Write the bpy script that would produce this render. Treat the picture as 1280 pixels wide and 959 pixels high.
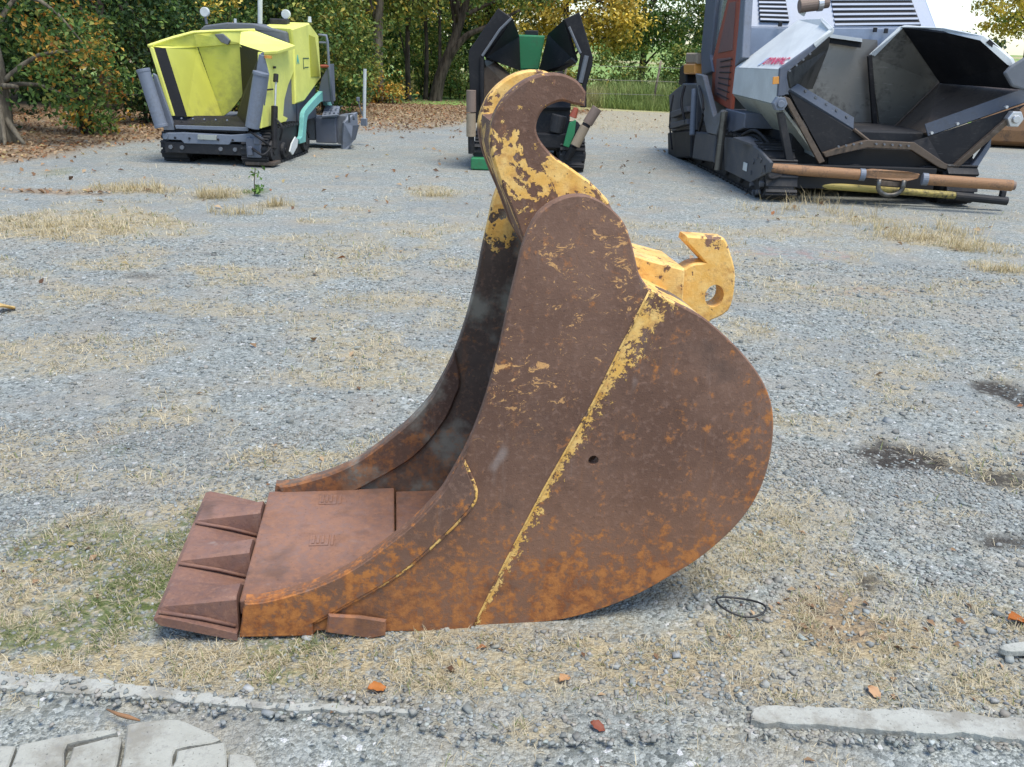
import bpy, bmesh, math, random
import numpy as np
from mathutils import Vector, Matrix
from mathutils.geometry import tessellate_polygon

scene = bpy.context.scene
col = scene.collection
for o in list(bpy.data.objects):
    bpy.data.objects.remove(o, do_unlink=True)

# ------------------------------------------------------------------ camera
cd = bpy.data.cameras.new('camera')
cd.sensor_width = 36.0
cd.lens = 36.0 * 1100.0 / 1280.0
cd.clip_start = 0.05
cd.clip_end = 3000.0
cam = bpy.data.objects.new('camera', cd)
col.objects.link(cam)
cam.matrix_world = (Matrix.Translation((0, 0, 1.62))
                    @ Matrix.Rotation(math.radians(90.0 - 20.784), 4, 'X')
                    @ Matrix.Rotation(math.radians(2.0), 4, 'Z'))
scene.camera = cam

# ------------------------------------------------------------------ light
SUN_EL, SUN_AZ = 71.0, 132.0      # azimuth clockwise from +Y: a veiled sun high up on the right
world = bpy.data.worlds.new('World')
scene.world = world
world.use_nodes = True
wn = world.node_tree
sky = wn.nodes.new('ShaderNodeTexSky')
sky.sky_type = 'NISHITA'
sky.sun_disc = False
sky.sun_elevation = math.radians(SUN_EL)
sky.sun_rotation = math.radians(SUN_AZ)
sky.air_density = 1.0
sky.dust_density = 0.9
sky.ozone_density = 1.0
bg = wn.nodes['Background']
bg.inputs['Strength'].default_value = 0.10
wn.links.new(sky.outputs[0], bg.inputs['Color'])
sd = bpy.data.lights.new('sun', 'SUN')
sd.energy = 1.5
sd.angle = math.radians(28.0)
sd.color = (1.0, 0.94, 0.83)
sun = bpy.data.objects.new('sun', sd)
col.objects.link(sun)
az, el = math.radians(SUN_AZ), math.radians(SUN_EL)
sdir = Vector((math.sin(az) * math.cos(el), math.cos(az) * math.cos(el), math.sin(el)))
sun.rotation_euler = sdir.to_track_quat('Z', 'Y').to_euler()
vs = scene.view_settings
vs.view_transform = 'Standard'
vs.look = 'None'
vs.exposure = 1.47
vs.gamma = 1.0
vs.use_curve_mapping = False

scene.render.engine = 'CYCLES'
scene.cycles.max_bounces = 6
scene.cycles.diffuse_bounces = 3
scene.cycles.glossy_bounces = 2
scene.cycles.transmission_bounces = 4
scene.cycles.caustics_reflective = False
scene.cycles.caustics_refractive = False

rng = np.random.default_rng(7)
random.seed(7)


# ------------------------------------------------------------------ helpers
def tag(o, label=None, cat=None, group=None, kind=None):
    if label: o['label'] = label
    if cat: o['category'] = cat
    if group: o['group'] = group
    if kind: o['kind'] = kind
    return o


def empty(name, loc, rz=0.0):
    o = bpy.data.objects.new(name, None)
    o.empty_display_size = 0.2
    o.location = loc
    o.rotation_euler = (0, 0, rz)
    col.objects.link(o)
    return o


def link(name, me, parent=None, mat=None, smooth=False):
    o = bpy.data.objects.new(name, me)
    col.objects.link(o)
    o.parent = parent
    if mat is not None and not me.materials:
        me.materials.append(mat)
    if smooth:
        me.polygons.foreach_set('use_smooth', [True] * len(me.polygons))
    return o


def np_mesh(name, V, F, cols=None):
    """V (n,3), F (m,k) with constant k"""
    me = bpy.data.meshes.new(name)
    V = np.ascontiguousarray(V, dtype=np.float32)
    F = np.ascontiguousarray(F, dtype=np.int32)
    me.vertices.add(len(V))
    me.vertices.foreach_set('co', V.ravel())
    m, k = F.shape
    me.loops.add(m * k)
    me.loops.foreach_set('vertex_index', F.ravel())
    me.polygons.add(m)
    me.polygons.foreach_set('loop_start', np.arange(0, m * k, k, dtype=np.int32))
    me.update(calc_edges=True)
    if cols is not None:
        a = me.color_attributes.new('col', 'FLOAT_COLOR', 'POINT')
        c4 = np.ones((len(V), 4), dtype=np.float32)
        c4[:, :3] = cols
        a.data.foreach_set('color', c4.ravel())
    return me


class MB:
    def __init__(self):
        self.v, self.f = [], []

    def add(self, vs_, fs_):
        n = len(self.v)
        self.v += [tuple(p) for p in vs_]
        self.f += [tuple(n + i for i in f) for f in fs_]
        return self

    def box(self, c, s, rot=None):
        h = [q / 2 for q in s]
        P = [Vector((x * h[0], y * h[1], z * h[2])) for x in (-1, 1) for y in (-1, 1) for z in (-1, 1)]
        if rot is not None:
            P = [rot @ p for p in P]
        P = [p + Vector(c) for p in P]
        return self.add(P, [(0, 1, 3, 2), (4, 6, 7, 5), (0, 4, 5, 1), (2, 3, 7, 6), (0, 2, 6, 4), (1, 5, 7, 3)])

    def tube(self, p0, p1, r0, r1=None, n=14, caps=True):
        r1 = r0 if r1 is None else r1
        p0, p1 = Vector(p0), Vector(p1)
        q = (p1 - p0).to_track_quat('Z', 'Y')
        vs_ = []
        for p, r in ((p0, r0), (p1, r1)):
            for i in range(n):
                a = 2 * math.pi * i / n
                vs_.append(p + q @ Vector((r * math.cos(a), r * math.sin(a), 0)))
        fs_ = [(i, (i + 1) % n, n + (i + 1) % n, n + i) for i in range(n)]
        if caps:
            fs_ += [tuple(range(n - 1, -1, -1)), tuple(range(n, 2 * n))]
        return self.add(vs_, fs_)

    def path(self, pts, r, n=8, closed=False):
        """tube along a polyline; r a number or a list"""
        pts = [Vector(p) for p in pts]
        m = len(pts)
        rr = r if isinstance(r, (list, tuple)) else [r] * m
        vs_ = []
        for k, p in enumerate(pts):
            a = pts[(k - 1) % m] if (closed or k > 0) else p
            b = pts[(k + 1) % m] if (closed or k < m - 1) else p
            d = (b - a).normalized()
            s = d.cross(Vector((0.13, 0.21, 0.97)))
            if s.length < 1e-3: s = d.cross(Vector((1, 0, 0)))
            s.normalize()
            t = d.cross(s)
            for i in range(n):
                g = 2 * math.pi * i / n
                vs_.append(p + (s * math.cos(g) + t * math.sin(g)) * rr[k])
        fs_ = []
        for k in range(m if closed else m - 1):
            k2 = (k + 1) % m
            for i in range(n):
                fs_.append((k * n + i, k * n + (i + 1) % n, k2 * n + (i + 1) % n, k2 * n + i))
        if not closed:
            fs_ += [tuple(range(n - 1, -1, -1)), tuple((m - 1) * n + i for i in range(n))]
        return self.add(vs_, fs_)

    def panel(self, pts, t, away=(0, 1, 0)):
        """a thick plate whose visible face is the polygon pts; thickness t goes away from the viewer's side"""
        P = [Vector(p) for p in pts]
        n = Vector((0, 0, 0))
        for i in range(len(P)):
            n += P[i].cross(P[(i + 1) % len(P)])
        n.normalize()
        if n.dot(Vector(away)) < 0: n = -n
        m = len(P)
        tris = tessellate_polygon([P])
        vs_ = P + [p + n * t for p in P]
        fs_ = [tuple(q) for q in tris] + [tuple(m + i for i in reversed(q)) for q in tris]
        fs_ += [(i, (i + 1) % m, m + (i + 1) % m, m + i) for i in range(m)]
        return self.add(vs_, fs_)

    def build(self, name, mat, parent=None, bevel=0.0, smooth=False):
        me = bpy.data.meshes.new(name)
        me.from_pydata(self.v, [], self.f)
        bm = bmesh.new()
        bm.from_mesh(me)
        bmesh.ops.recalc_face_normals(bm, faces=bm.faces)
        bm.to_mesh(me)
        bm.free()
        o = link(name, me, parent, mat, smooth)
        if bevel:
            b = o.modifiers.new('bevel', 'BEVEL')
            b.width = bevel
            b.segments = 2
            b.limit_method = 'ANGLE'
        return o


def smooth_poly(pts, n=4, corners=(), closed=True):
    """Catmull-Rom through pts, keeping the listed indices sharp"""
    P = [Vector(p) for p in pts]
    m = len(P)
    out = []
    cs = set(corners)
    for i in range(m if closed else m - 1):
        p1, p2 = P[i], P[(i + 1) % m]
        p0 = P[i - 1] if (closed or i > 0) and i not in cs else p1
        p3 = P[(i + 2) % m] if (closed or i + 2 < m) and (i + 1) % m not in cs else p2
        for k in range(n):
            t = k / n
            out.append(0.5 * ((2 * p1) + (p2 - p0) * t + (2 * p0 - 5 * p1 + 4 * p2 - p3) * t * t + (3 * p1 - p0 - 3 * p2 + p3) * t ** 3))
    if not closed: out.append(P[-1])
    return [tuple(q) for q in out]


def inset(pts, d):
    m = len(pts)
    area = sum(pts[i][0] * pts[(i + 1) % m][1] - pts[(i + 1) % m][0] * pts[i][1] for i in range(m))
    sgn = 1 if area > 0 else -1
    out = []
    for i in range(m):
        p = Vector(pts[i])
        a = (p - Vector(pts[i - 1]))
        b = (Vector(pts[(i + 1) % m]) - p)
        if a.length < 1e-7: a = b
        if b.length < 1e-7: b = a
        a.normalize(); b.normalize()
        na, nb = Vector((-a.y, a.x)), Vector((-b.y, b.x))
        n = na + nb
        if n.length < 1e-5: n = na
        n.normalize()
        k = min(1.8, 1.0 / max(0.3, n.dot(na)))
        out.append(tuple(p + n * d * k * sgn))
    return out


def prism(pts, w0, w1, bev=0.004, holes=(), to3=lambda u, w, z: (u, w, z)):
    """profile pts (u,z) extruded from w0 (face towards the viewer) to w1, both rims chamfered"""
    mb = MB()
    m = len(pts)
    ins = inset(pts, bev)
    dirw = 1 if w1 > w0 else -1
    rings = [(ins, w0), (pts, w0 + bev * dirw), (pts, w1 - bev * dirw), (ins, w1)]
    for ring, w in rings:
        mb.v += [to3(p[0], w, p[1]) for p in ring]
    for k in range(3):
        for i in range(m):
            j = (i + 1) % m
            mb.f.append((k * m + i, k * m + j, (k + 1) * m + j, (k + 1) * m + i))
    loops = [[Vector((p[0], p[1], 0)) for p in ins]] + [[Vector((p[0], p[1], 0)) for p in h] for h in holes]
    idx0, idx1 = list(range(m)), list(range(3 * m, 4 * m))
    for h in holes:
        b0 = len(mb.v); mb.v += [to3(p[0], w0, p[1]) for p in h]
        b1 = len(mb.v); mb.v += [to3(p[0], w1, p[1]) for p in h]
        L = len(h)
        for i in range(L):
            mb.f.append((b0 + i, b0 + (i + 1) % L, b1 + (i + 1) % L, b1 + i))
        idx0 += list(range(b0, b0 + L)); idx1 += list(range(b1, b1 + L))
    for t in tessellate_polygon(loops):
        mb.f.append(tuple(idx0[i] for i in t))
        mb.f.append(tuple(idx1[i] for i in reversed(t)))
    return mb


# ------------------------------------------------------------------ node helpers
class NT:
    def __init__(self, name):
        self.mat = bpy.data.materials.new(name)
        self.mat.use_nodes = True
        self.t = self.mat.node_tree
        self.bsdf = self.t.nodes['Principled BSDF']
        self.out = self.t.nodes['Material Output']
        tc = self.t.nodes.new('ShaderNodeTexCoord')
        self.obj = tc.outputs['Object']
        self._xyz = None

    def xyz(self):
        if self._xyz is None:
            s = self.t.nodes.new('ShaderNodeSeparateXYZ')
            self.t.links.new(self.obj, s.inputs[0])
            self._xyz = s.outputs
        return self._xyz

    def _set(self, sock, v):
        if v is None: return
        if hasattr(v, 'is_output'):
            self.t.links.new(v, sock)
        elif isinstance(v, (tuple, list)):
            sock.default_value = tuple(v) + ((1.0,) if len(v) == 3 and len(sock.default_value) == 4 else ())
        else:
            sock.default_value = v

    def noise(self, scale, detail=4.0, rough=0.55, vec=None, dist=0.0, color=False):
        n = self.t.nodes.new('ShaderNodeTexNoise')
        n.inputs['Scale'].default_value = scale
        n.inputs['Detail'].default_value = detail
        n.inputs['Roughness'].default_value = rough
        n.inputs['Distortion'].default_value = dist
        self.t.links.new(vec or self.obj, n.inputs['Vector'])
        return n.outputs['Color' if color else 'Fac']

    def voronoi(self, scale, out='Distance', vec=None, feature='F1', rand=1.0):
        n = self.t.nodes.new('ShaderNodeTexVoronoi')
        n.feature = feature
        n.inputs['Scale'].default_value = scale
        n.inputs['Randomness'].default_value = rand
        self.t.links.new(vec or self.obj, n.inputs['Vector'])
        return n.outputs[out]

    def m(self, op, a, b=None, c=None, clamp=False):
        n = self.t.nodes.new('ShaderNodeMath')
        n.operation = op
        n.use_clamp = clamp
        for s, v in zip(n.inputs, (a, b, c)):
            self._set(s, v)
        return n.outputs[0]

    def step(self, v, lo, hi, a=0.0, b=1.0):
        n = self.t.nodes.new('ShaderNodeMapRange')
        n.interpolation_type = 'SMOOTHSTEP'
        self._set(n.inputs['Value'], v)
        n.inputs['From Min'].default_value = lo
        n.inputs['From Max'].default_value = hi
        n.inputs['To Min'].default_value = a
        n.inputs['To Max'].default_value = b
        return n.outputs['Result']

    def mix(self, f, a, b, blend='MIX'):
        n = self.t.nodes.new('ShaderNodeMix')
        n.data_type = 'RGBA'
        n.blend_type = blend
        self._set(n.inputs[0], f)
        self._set(n.inputs[6], a)
        self._set(n.inputs[7], b)
        return n.outputs[2]

    def mapping(self, scale=(1, 1, 1), rot=(0, 0, 0), loc=(0, 0, 0), vec=None):
        n = self.t.nodes.new('ShaderNodeMapping')
        n.inputs['Scale'].default_value = scale
        n.inputs['Rotation'].default_value = rot
        n.inputs['Location'].default_value = loc
        self.t.links.new(vec or self.obj, n.inputs['Vector'])
        return n.outputs[0]

    def attr(self, name):
        n = self.t.nodes.new('ShaderNodeAttribute')
        n.attribute_name = name
        return n.outputs['Color']

    def objinfo(self):
        n = self.t.nodes.new('ShaderNodeObjectInfo')
        return n.outputs['Random']

    def bump(self, h, strength=0.4, dist=0.01):
        n = self.t.nodes.new('ShaderNodeBump')
        n.inputs['Strength'].default_value = strength
        n.inputs['Distance'].default_value = dist
        self._set(n.inputs['Height'], h)
        self.t.links.new(n.outputs[0], self.bsdf.inputs['Normal'])

    def done(self, color, rough=0.6, metal=0.0, spec=0.5):
        self._set(self.bsdf.inputs['Base Color'], color)
        self._set(self.bsdf.inputs['Roughness'], rough)
        self._set(self.bsdf.inputs['Metallic'], metal)
        self.bsdf.inputs['Specular IOR Level'].default_value = spec
        return self.mat


def paint(name, c, rough=0.4, dirt=0.35, dirtc=(0.16, 0.13, 0.10), scale=3.0, metal=0.0, bump=0.15, spec=0.45):
    """weathered paint or bare metal: tone drift, dust film, stains, scratches"""
    n = NT(name)
    d = n.noise(scale, 6, 0.6)
    f = n.noise(scale * 9, 4, 0.6)
    v = n.mix(n.step(d, 0.35, 0.7), tuple(q * 0.86 for q in c), tuple(min(1, q * 1.08) for q in c))
    msk = n.m('MULTIPLY', n.step(n.m('ADD', n.m('MULTIPLY', d, 0.65), n.m('MULTIPLY', f, 0.35)), 0.47, 0.66), dirt)
    colr = n.mix(msk, v, dirtc)
    scr = n.noise(scale * 4, 3, 0.5, vec=n.mapping((1, 1, 14)))
    colr = n.mix(n.m('MULTIPLY', n.step(scr, 0.66, 0.72), dirt * 0.5), colr, tuple(min(1, q * 0.5 + 0.2) for q in c))
    n.bump(n.noise(scale * 12, 5, 0.6), bump, 0.004)
    return n.done(colr, n.m('ADD', rough, n.m('MULTIPLY', d, 0.25)), metal, spec)


def plain(name, c, rough=0.7, metal=0.0, var=0.15, scale=8.0):
    n = NT(name)
    d = n.noise(scale, 4, 0.6)
    return n.done(n.mix(d, tuple(q * (1 - var) for q in c), tuple(min(1, q * (1 + var)) for q in c)), rough, metal)


# ------------------------------------------------------------------ ground fields (straw, moss, dark soil, leaf litter)
def _hash(ix, iy, s):
    h = (ix * 374761393 + iy * 668265263 + s * 974634777) & 0xFFFFFFFF
    h = ((h ^ (h >> 13)) * 1274126177) & 0xFFFFFFFF
    return ((h ^ (h >> 16)) & 0xFFFF) / 65535.0


def vnoise(x, y, s=0):
    x = np.asarray(x, dtype=np.float64); y = np.asarray(y, dtype=np.float64)
    ix = np.floor(x).astype(np.int64); iy = np.floor(y).astype(np.int64)
    fx = x - ix; fy = y - iy
    fx = fx * fx * (3 - 2 * fx); fy = fy * fy * (3 - 2 * fy)
    a = _hash(ix, iy, s); b = _hash(ix + 1, iy, s); c = _hash(ix, iy + 1, s); d = _hash(ix + 1, iy + 1, s)
    return (a * (1 - fx) + b * fx) * (1 - fy) + (c * (1 - fx) + d * fx) * fy


def fbm(x, y, s=0, o=4):
    t, w, n = 0.0, 0.5, 0.0
    for k in range(o):
        t = t + w * vnoise(x * 2 ** k, y * 2 ** k, s + k); n += w; w *= 0.55
    return t / n


def ell(x, y, L, wob=0.55, s=3):
    """soft union of ellipses (centre, half sizes, amount) with ragged edges"""
    out = np.zeros_like(np.asarray(x, dtype=np.float64))
    rag = (fbm(np.asarray(x) * 5, np.asarray(y) * 5, s) - 0.5) * 2 * wob
    for (c, rx, ry, am) in L:
        d = np.sqrt(((x - c[0]) / rx) ** 2 + ((y - c[1]) / ry) ** 2) + rag
        out = np.maximum(out, am * np.clip((1.15 - d) / 0.4, 0, 1))
    return out


STRAW = [((-4.047, 7.94), .95, .75, 1.0), ((-4.39, 10.074), .55, .35, .9), ((-3.334, 9.9), .32, .4, .8), ((-2.579, 9.253), .25, .3, .7),
         ((-2.189, 6.448), .35, .2, .8), ((-3.121, 6.516), .35, .2, .7), ((-2.487, 4.509), .6, .3, .6), ((-2.023, 5.441), .5, .2, .5),
         ((-1.594, 7.68), .6, .3, .4), ((-1.033, 10.609), .4, .5, .6), ((-1.152, 7.107), .3, .2, .5), ((-2.057, 3.309), .3, .2, .6),
         ((-1.214, 5.27), .3, .2, .4), ((-0.843, 3.254), .35, .15, .75), ((-0.575, 3.431), .2, .12, .5), ((-1.786, 3.038), .3, .12, .5),
         ((-1.32, 2.311), .42, .35, .9), ((-0.946, 1.988), .5, .12, 1.0), ((-1.264, 2.005), .3, .12, .9), ((-0.464, 2.014), .32, .1, .95),
         ((-0.016, 2.004), .3, .1, .85), ((0.391, 2.06), .3, .13, .85), ((0.717, 2.187), .25, .14, .7), ((1.046, 2.244), .3, .2, .95),
         ((1.39, 2.011), .2, .08, .85), ((0.716, 2.528), .15, .1, .6), ((1.126, 2.553), .2, .12, .6), ((0.071, 1.764), .08, .06, .9),
         ((0.556, 1.759), .07, .05, .7), ((1.12, 2.991), .25, .2, .45), ((4.13, 8.668), .55, .45, 1.0), ((3.602, 9.657), .7, .25, .7),
         ((4.16, 7.482), .25, .25, .7), ((2.839, 8.843), .4, .3, .4), ((-1.485, 3.061), .3, .1, .5), ((-1.068, 2.836), .2, .25, .75),
         ((0.673, 10.384), .5, .5, .4), ((2.618, 6.136), .6, .3, .3), ((1.69, 3.032), .2, .1, .35), ((-1.393, 2.644), .35, .2, .7)]
MOSS = [((-1.117, 2.302), .22, .2, 1.0), ((-1.45, 2.587), .3, .15, .7), ((-1.087, 2.719), .1, .15, .8), ((-1.344, 2.072), .2, .06, .8),
        ((-0.614, 2.076), .12, .05, .7), ((-0.601, 1.94), .05, .03, .9), ((-3.004, 10.154), .14, .2, 1.0), ((-5.752, 11.178), .2, .3, .6),
        ((-1.638, 3.343), .08, .05, .6), ((-1.193, 2.195), .3, .12, .6)]
DARK = [((1.776, 3.542), .2, .15, 1.0), ((2.64, 4.437), .16, .2, 1.0), ((2.101, 3.334), .16, .1, .9), ((1.806, 2.831), .16, .07, .9),
        ((1.213, 2.535), .05, .05, .9), ((-2.43, 6.962), .08, .06, .9), ((1.903, 3.432), .1, .05, .7), ((-2.718, 6.196), .12, .08, .5)]
RED = [((2.52, 7.756), .7, .2, .5), ((2.624, 6.471), .5, .15, .35)]


def straw(x, y):
    base = np.clip((fbm(x * 2.0, y * 2.6, 11, 5) - 0.50) * 6.0, 0, 1) * 0.62 * np.clip((12 - y) / 4, 0, 1)
    fore = np.clip((2.35 - y + 0.25 * fbm(x * 3, y * 3, 21)) / 0.3, 0, 1) * np.clip((y - 1.84) / 0.08, 0, 1) * np.clip((fbm(x * 4, y * 4, 31) - 0.42) * 4, 0, 1) * 0.7
    s = np.maximum(ell(x, y, STRAW), base)
    s = np.maximum(s, fore)
    far = np.clip((y - 20 + 3 * fbm(x * .4, y * .4, 5)) / 4, 0, 1) * 0.8
    return np.clip(np.maximum(s, far) * np.where(y < 1.78, 0.35, 1.0), 0, 1)


def litter(x, y):
    edge = y - np.interp(x, [-30, -9, -7, -5.5, -3.8, -1, 1.5, 4], [10, 10.8, 12.6, 17.2, 19.8, 21.5, 26, 32])
    a = np.clip((edge + 2.0 + 4.0 * (fbm(x * .8, y * .8, 41) - .5)) / 2.4, 0, 1)
    b = ell(x, y, [((-5.136, 9.662), .8, .12, .7), ((1.042, 2.304), .22, .16, .7), ((-4.385, 9.954), .5, .12, .5), ((0.562, 2.001), .25, .08, .3)])
    return np.clip(np.maximum(a, b), 0, 1)


def road_edge(x):
    return np.interp(x, [-6, -1.4, -.6, -.22, .1, .6, 1.4, 6], [1.90, 1.85, 1.80, 1.78, 1.74, 1.79, 1.77, 1.75])


# ------------------------------------------------------------------ ground
def make_ground():
    n = NT('gravel_yard')
    big = n.voronoi(62, 'Color'); dist = n.voronoi(62, 'Distance')
    dist2 = n.voronoi(150, 'Distance'); c2 = n.voronoi(150, 'Color')
    sep = n.t.nodes.new('ShaderNodeSeparateColor'); n.t.links.new(big, sep.inputs[0])
    sep2 = n.t.nodes.new('ShaderNodeSeparateColor'); n.t.links.new(c2, sep2.inputs[0])
    g = n.mix(sep.outputs[0], (0.092, 0.106, 0.100), (0.405, 0.432, 0.405))
    g2 = n.mix(sep2.outputs[0], (0.095, 0.109, 0.103), (0.42, 0.445, 0.41))
    c = n.mix(n.step(n.noise(9, 3), 0.42, 0.58), g, g2)
    c = n.mix(n.step(sep.outputs[1], 0.975, 0.99), c, (0.56, 0.57, 0.56))
    c = n.mix(n.m('MULTIPLY', n.step(n.noise(2.1, 5), 0.42, 0.7), 0.6), c, (0.31, 0.28, 0.225))
    c = n.mix(n.m('MULTIPLY', n.step(n.noise(0.7, 5, .6), 0.45, 0.65), 0.45), c, (0.205, 0.22, 0.215))
    c = n.mix(n.m('MULTIPLY', n.step(n.noise(4.5, 6, .7), 0.52, 0.68), 0.45), c, (0.40, 0.36, 0.265))
    a = n.t.nodes.new('ShaderNodeSeparateColor'); n.t.links.new(n.attr('col'), a.inputs[0])
    b = n.t.nodes.new('ShaderNodeSeparateColor'); n.t.links.new(n.attr('col2'), b.inputs[0])
    fib = n.noise(55, 4, 0.65, vec=n.mapping((1, 3.2, 1), (0, 0, 0.6)))
    st = n.mix(n.step(fib, 0.3, 0.7), (0.22, 0.175, 0.10), (0.56, 0.47, 0.285))
    c = n.mix(n.m('MULTIPLY', a.outputs[0], n.step(n.noise(16, 6, .8), 0.37, 0.56)), c, st)
    c = n.mix(n.m('MULTIPLY', a.outputs[1], n.step(n.noise(30, 4), 0.35, 0.6)), c, (0.10, 0.13, 0.04))
    soil = n.mix(n.noise(60, 4), (0.016, 0.014, 0.012), (0.075, 0.064, 0.052))
    c = n.mix(n.m('MULTIPLY', a.outputs[2], n.step(n.noise(30, 5, 0.75), 0.30, 0.50)), c, soil)
    lc = n.mix(n.step(n.noise(16, 5, .7), .35, .65), (0.10, 0.065, 0.04), (0.40, 0.28, 0.16))
    c = n.mix(n.m('MULTIPLY', b.outputs[0], n.step(n.noise(7, 5), 0.26, 0.5)), c, lc)
    c = n.mix(n.m('MULTIPLY', b.outputs[2], n.step(n.noise(8, 4), 0.45, 0.65)), c, (0.34, 0.20, 0.17))
    h = n.m('ADD', n.m('MULTIPLY', dist, -1.0), n.m('MULTIPLY', dist2, -0.5))
    n.bump(n.m('ADD', h, n.m('MULTIPLY', fib, n.m('MULTIPLY', a.outputs[0], 0.6))), 0.8, 0.012)
    mat = n.done(c, 0.9, 0, 0.25)

    def axis(lo, hi, c0, step, grow):
        out = [c0]; s = step
        while out[-1] < hi:
            out.append(out[-1] + s)
            if abs(out[-1] - c0) > 4: s *= grow
        neg = [c0]; s = step
        while neg[-1] > lo:
            neg.append(neg[-1] - s)
            if abs(neg[-1] - c0) > 4: s *= grow
        return np.array(neg[:0:-1] + out)
    xs = axis(-900, 900, 0.0, 0.05, 1.06)
    ys = axis(-40, 1500, 3.2, 0.05, 1.05)
    X, Y = np.meshgrid(xs, ys)
    near = np.clip((14 - np.hypot(X, Y)) / 6, 0, 1)
    Z = near * 0.018 * (fbm(X * 1.3, Y * 1.3, 51) - 0.5) - 0.012 * near * ell(X, Y, DARK)
    V = np.stack([X, Y, Z], -1).reshape(-1, 3)
    ny, nx = X.shape
    i = (np.arange(ny - 1)[:, None] * nx + np.arange(nx - 1)[None]).ravel()
    F = np.stack([i, i + 1, i + nx + 1, i + nx], -1)
    x, y = V[:, 0], V[:, 1]
    me = np_mesh('ground', V, F, np.stack([straw(x, y), ell(x, y, MOSS), ell(x, y, DARK, .8)], -1))
    a2 = me.color_attributes.new('col2', 'FLOAT_COLOR', 'POINT')
    c4 = np.ones((len(V), 4), dtype=np.float32)
    c4[:, 0] = litter(x, y); c4[:, 1] = 0; c4[:, 2] = ell(x, y, RED)
    a2.data.foreach_set('color', c4.ravel())
    o = link('ground', me, None, mat, True)
    tag(o, 'grey gravel yard with worn straw patches and damp dark spots', 'ground', kind='structure')


make_ground()


def ground_z(x, y):
    near = np.clip((14 - np.hypot(x, y)) / 6, 0, 1)
    return near * 0.018 * (fbm(x * 1.3, y * 1.3, 51) - 0.5) - 0.012 * near * ell(x, y, DARK)


def make_meadow():
    n = NT('meadow_grass')
    c = n.mix(n.noise(0.35, 6, 0.6), (0.13, 0.21, 0.05), (0.25, 0.36, 0.10))
    c = n.mix(n.step(n.noise(0.05, 3), 0.5, 0.62), c, (0.34, 0.32, 0.16))
    n.bump(n.noise(18, 5), 0.5, 0.08)
    mat = n.done(c, 0.9, 0, 0.2)
    xs = np.linspace(-350, 350, 141); ys = 27.5 + 460 * np.linspace(0, 1, 90) ** 2
    X, Y = np.meshgrid(xs, ys)
    Z = 0.02 + 5.0 * np.clip((Y - 70) / 230, 0, 1) ** 1.3 + 0.5 * np.clip((Y - 34) / 60, 0, 1) * (fbm(X * .03, Y * .03, 3) - .5)
    Z[0] = -0.05
    V = np.stack([X, Y, Z], -1).reshape(-1, 3)
    i = (np.arange(89)[:, None] * 141 + np.arange(140)[None]).ravel()
    o = link('meadow', np_mesh('meadow', V, np.stack([i, i + 1, i + 142, i + 141], -1)), None, mat, True)
    tag(o, 'sunny green meadow rising gently beyond the fence', 'meadow', kind='structure')


make_meadow()


def make_road():
    n = NT('old_tarmac')
    sep = n.t.nodes.new('ShaderNodeSeparateColor'); n.t.links.new(n.voronoi(130, 'Color'), sep.inputs[0])
    c = n.mix(sep.outputs[0], (0.12, 0.125, 0.115), (0.27, 0.275, 0.25))
    c = n.mix(n.step(sep.outputs[1], 0.93, 0.97), c, (0.38, 0.385, 0.365))
    c = n.mix(n.m('MULTIPLY', n.step(n.noise(3.0, 6, .65), 0.40, 0.60), 0.7), c, (0.21, 0.19, 0.145))
    n.bump(n.m('ADD', n.m('MULTIPLY', n.voronoi(130), -1.0), n.noise(40, 4)), 0.6, 0.006)
    mat = n.done(c, 0.88, 0, 0.3)
    xs = np.linspace(-6, 6, 400)
    edge = road_edge(xs) + 0.05 * (fbm(xs * 6, xs * 0 + .3, 71) - 0.5)
    rows = []
    for t in np.linspace(0, 1, 12):
        y = edge * t + (-3.0) * (1 - t)
        z = 0.016 + 0 * xs
        if t == 1: z = z - 0.03
        rows.append(np.stack([xs, y, z], -1))
    V = np.concatenate(rows)
    i = (np.arange(11)[:, None] * 400 + np.arange(399)[None]).ravel()
    o = link('road', np_mesh('road', V, np.stack([i, i + 1, i + 401, i + 400], -1)), None, mat, False)
    tag(o, 'dark gritty old tarmac along the near edge of the yard', 'road', kind='structure')


make_road()


# concrete edging, two worn lengths set nearly flush
def concrete(name, c0, c1):
    n = NT(name)
    c = n.mix(n.noise(18, 6, 0.65), c0, c1)
    c = n.mix(n.m('MULTIPLY', n.step(n.noise(6, 6, .7), 0.44, 0.64), 0.75), c, (.20, .185, .15))
    c = n.mix(n.m('MULTIPLY', n.step(n.noise(45, 5, .7), 0.52, 0.66), 0.6), c, (.24, .235, .215))
    c = n.mix(n.step(n.noise(120, 2), 0.66, 0.72), c, tuple(q * 0.5 for q in c0))
    n.bump(n.m('ADD', n.noise(160, 3), n.noise(30, 4)), 0.5, 0.004)
    return n.done(c, 0.88, 0, 0.3)


CONC = concrete('worn_concrete', (0.30, 0.305, 0.27), (0.44, 0.445, 0.40))


def edging(label, back, front, z):
    P = list(back) + list(reversed(front))
    P = smooth_poly(P, 14, (0, len(back) - 1, len(back), len(P) - 1))
    A = np.array(P)
    jx = (fbm(A[:, 0] * 22, A[:, 1] * 22, 7, 5) - .5) * .03; jy = (fbm(A[:, 0] * 22 + 9, A[:, 1] * 22, 17, 5) - .5) * .034
    P = [(p[0] + float(a), p[1] + float(b)) for p, a, b in zip(P, jx, jy)]
    mb = prism(P, z, -0.08, 0.003, to3=lambda u, w, q: (u, q, w))
    o = mb.build('kerb_edging', CONC)
    tag(o, label, 'kerb', 'worn concrete edging lengths', 'structure')


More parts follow.
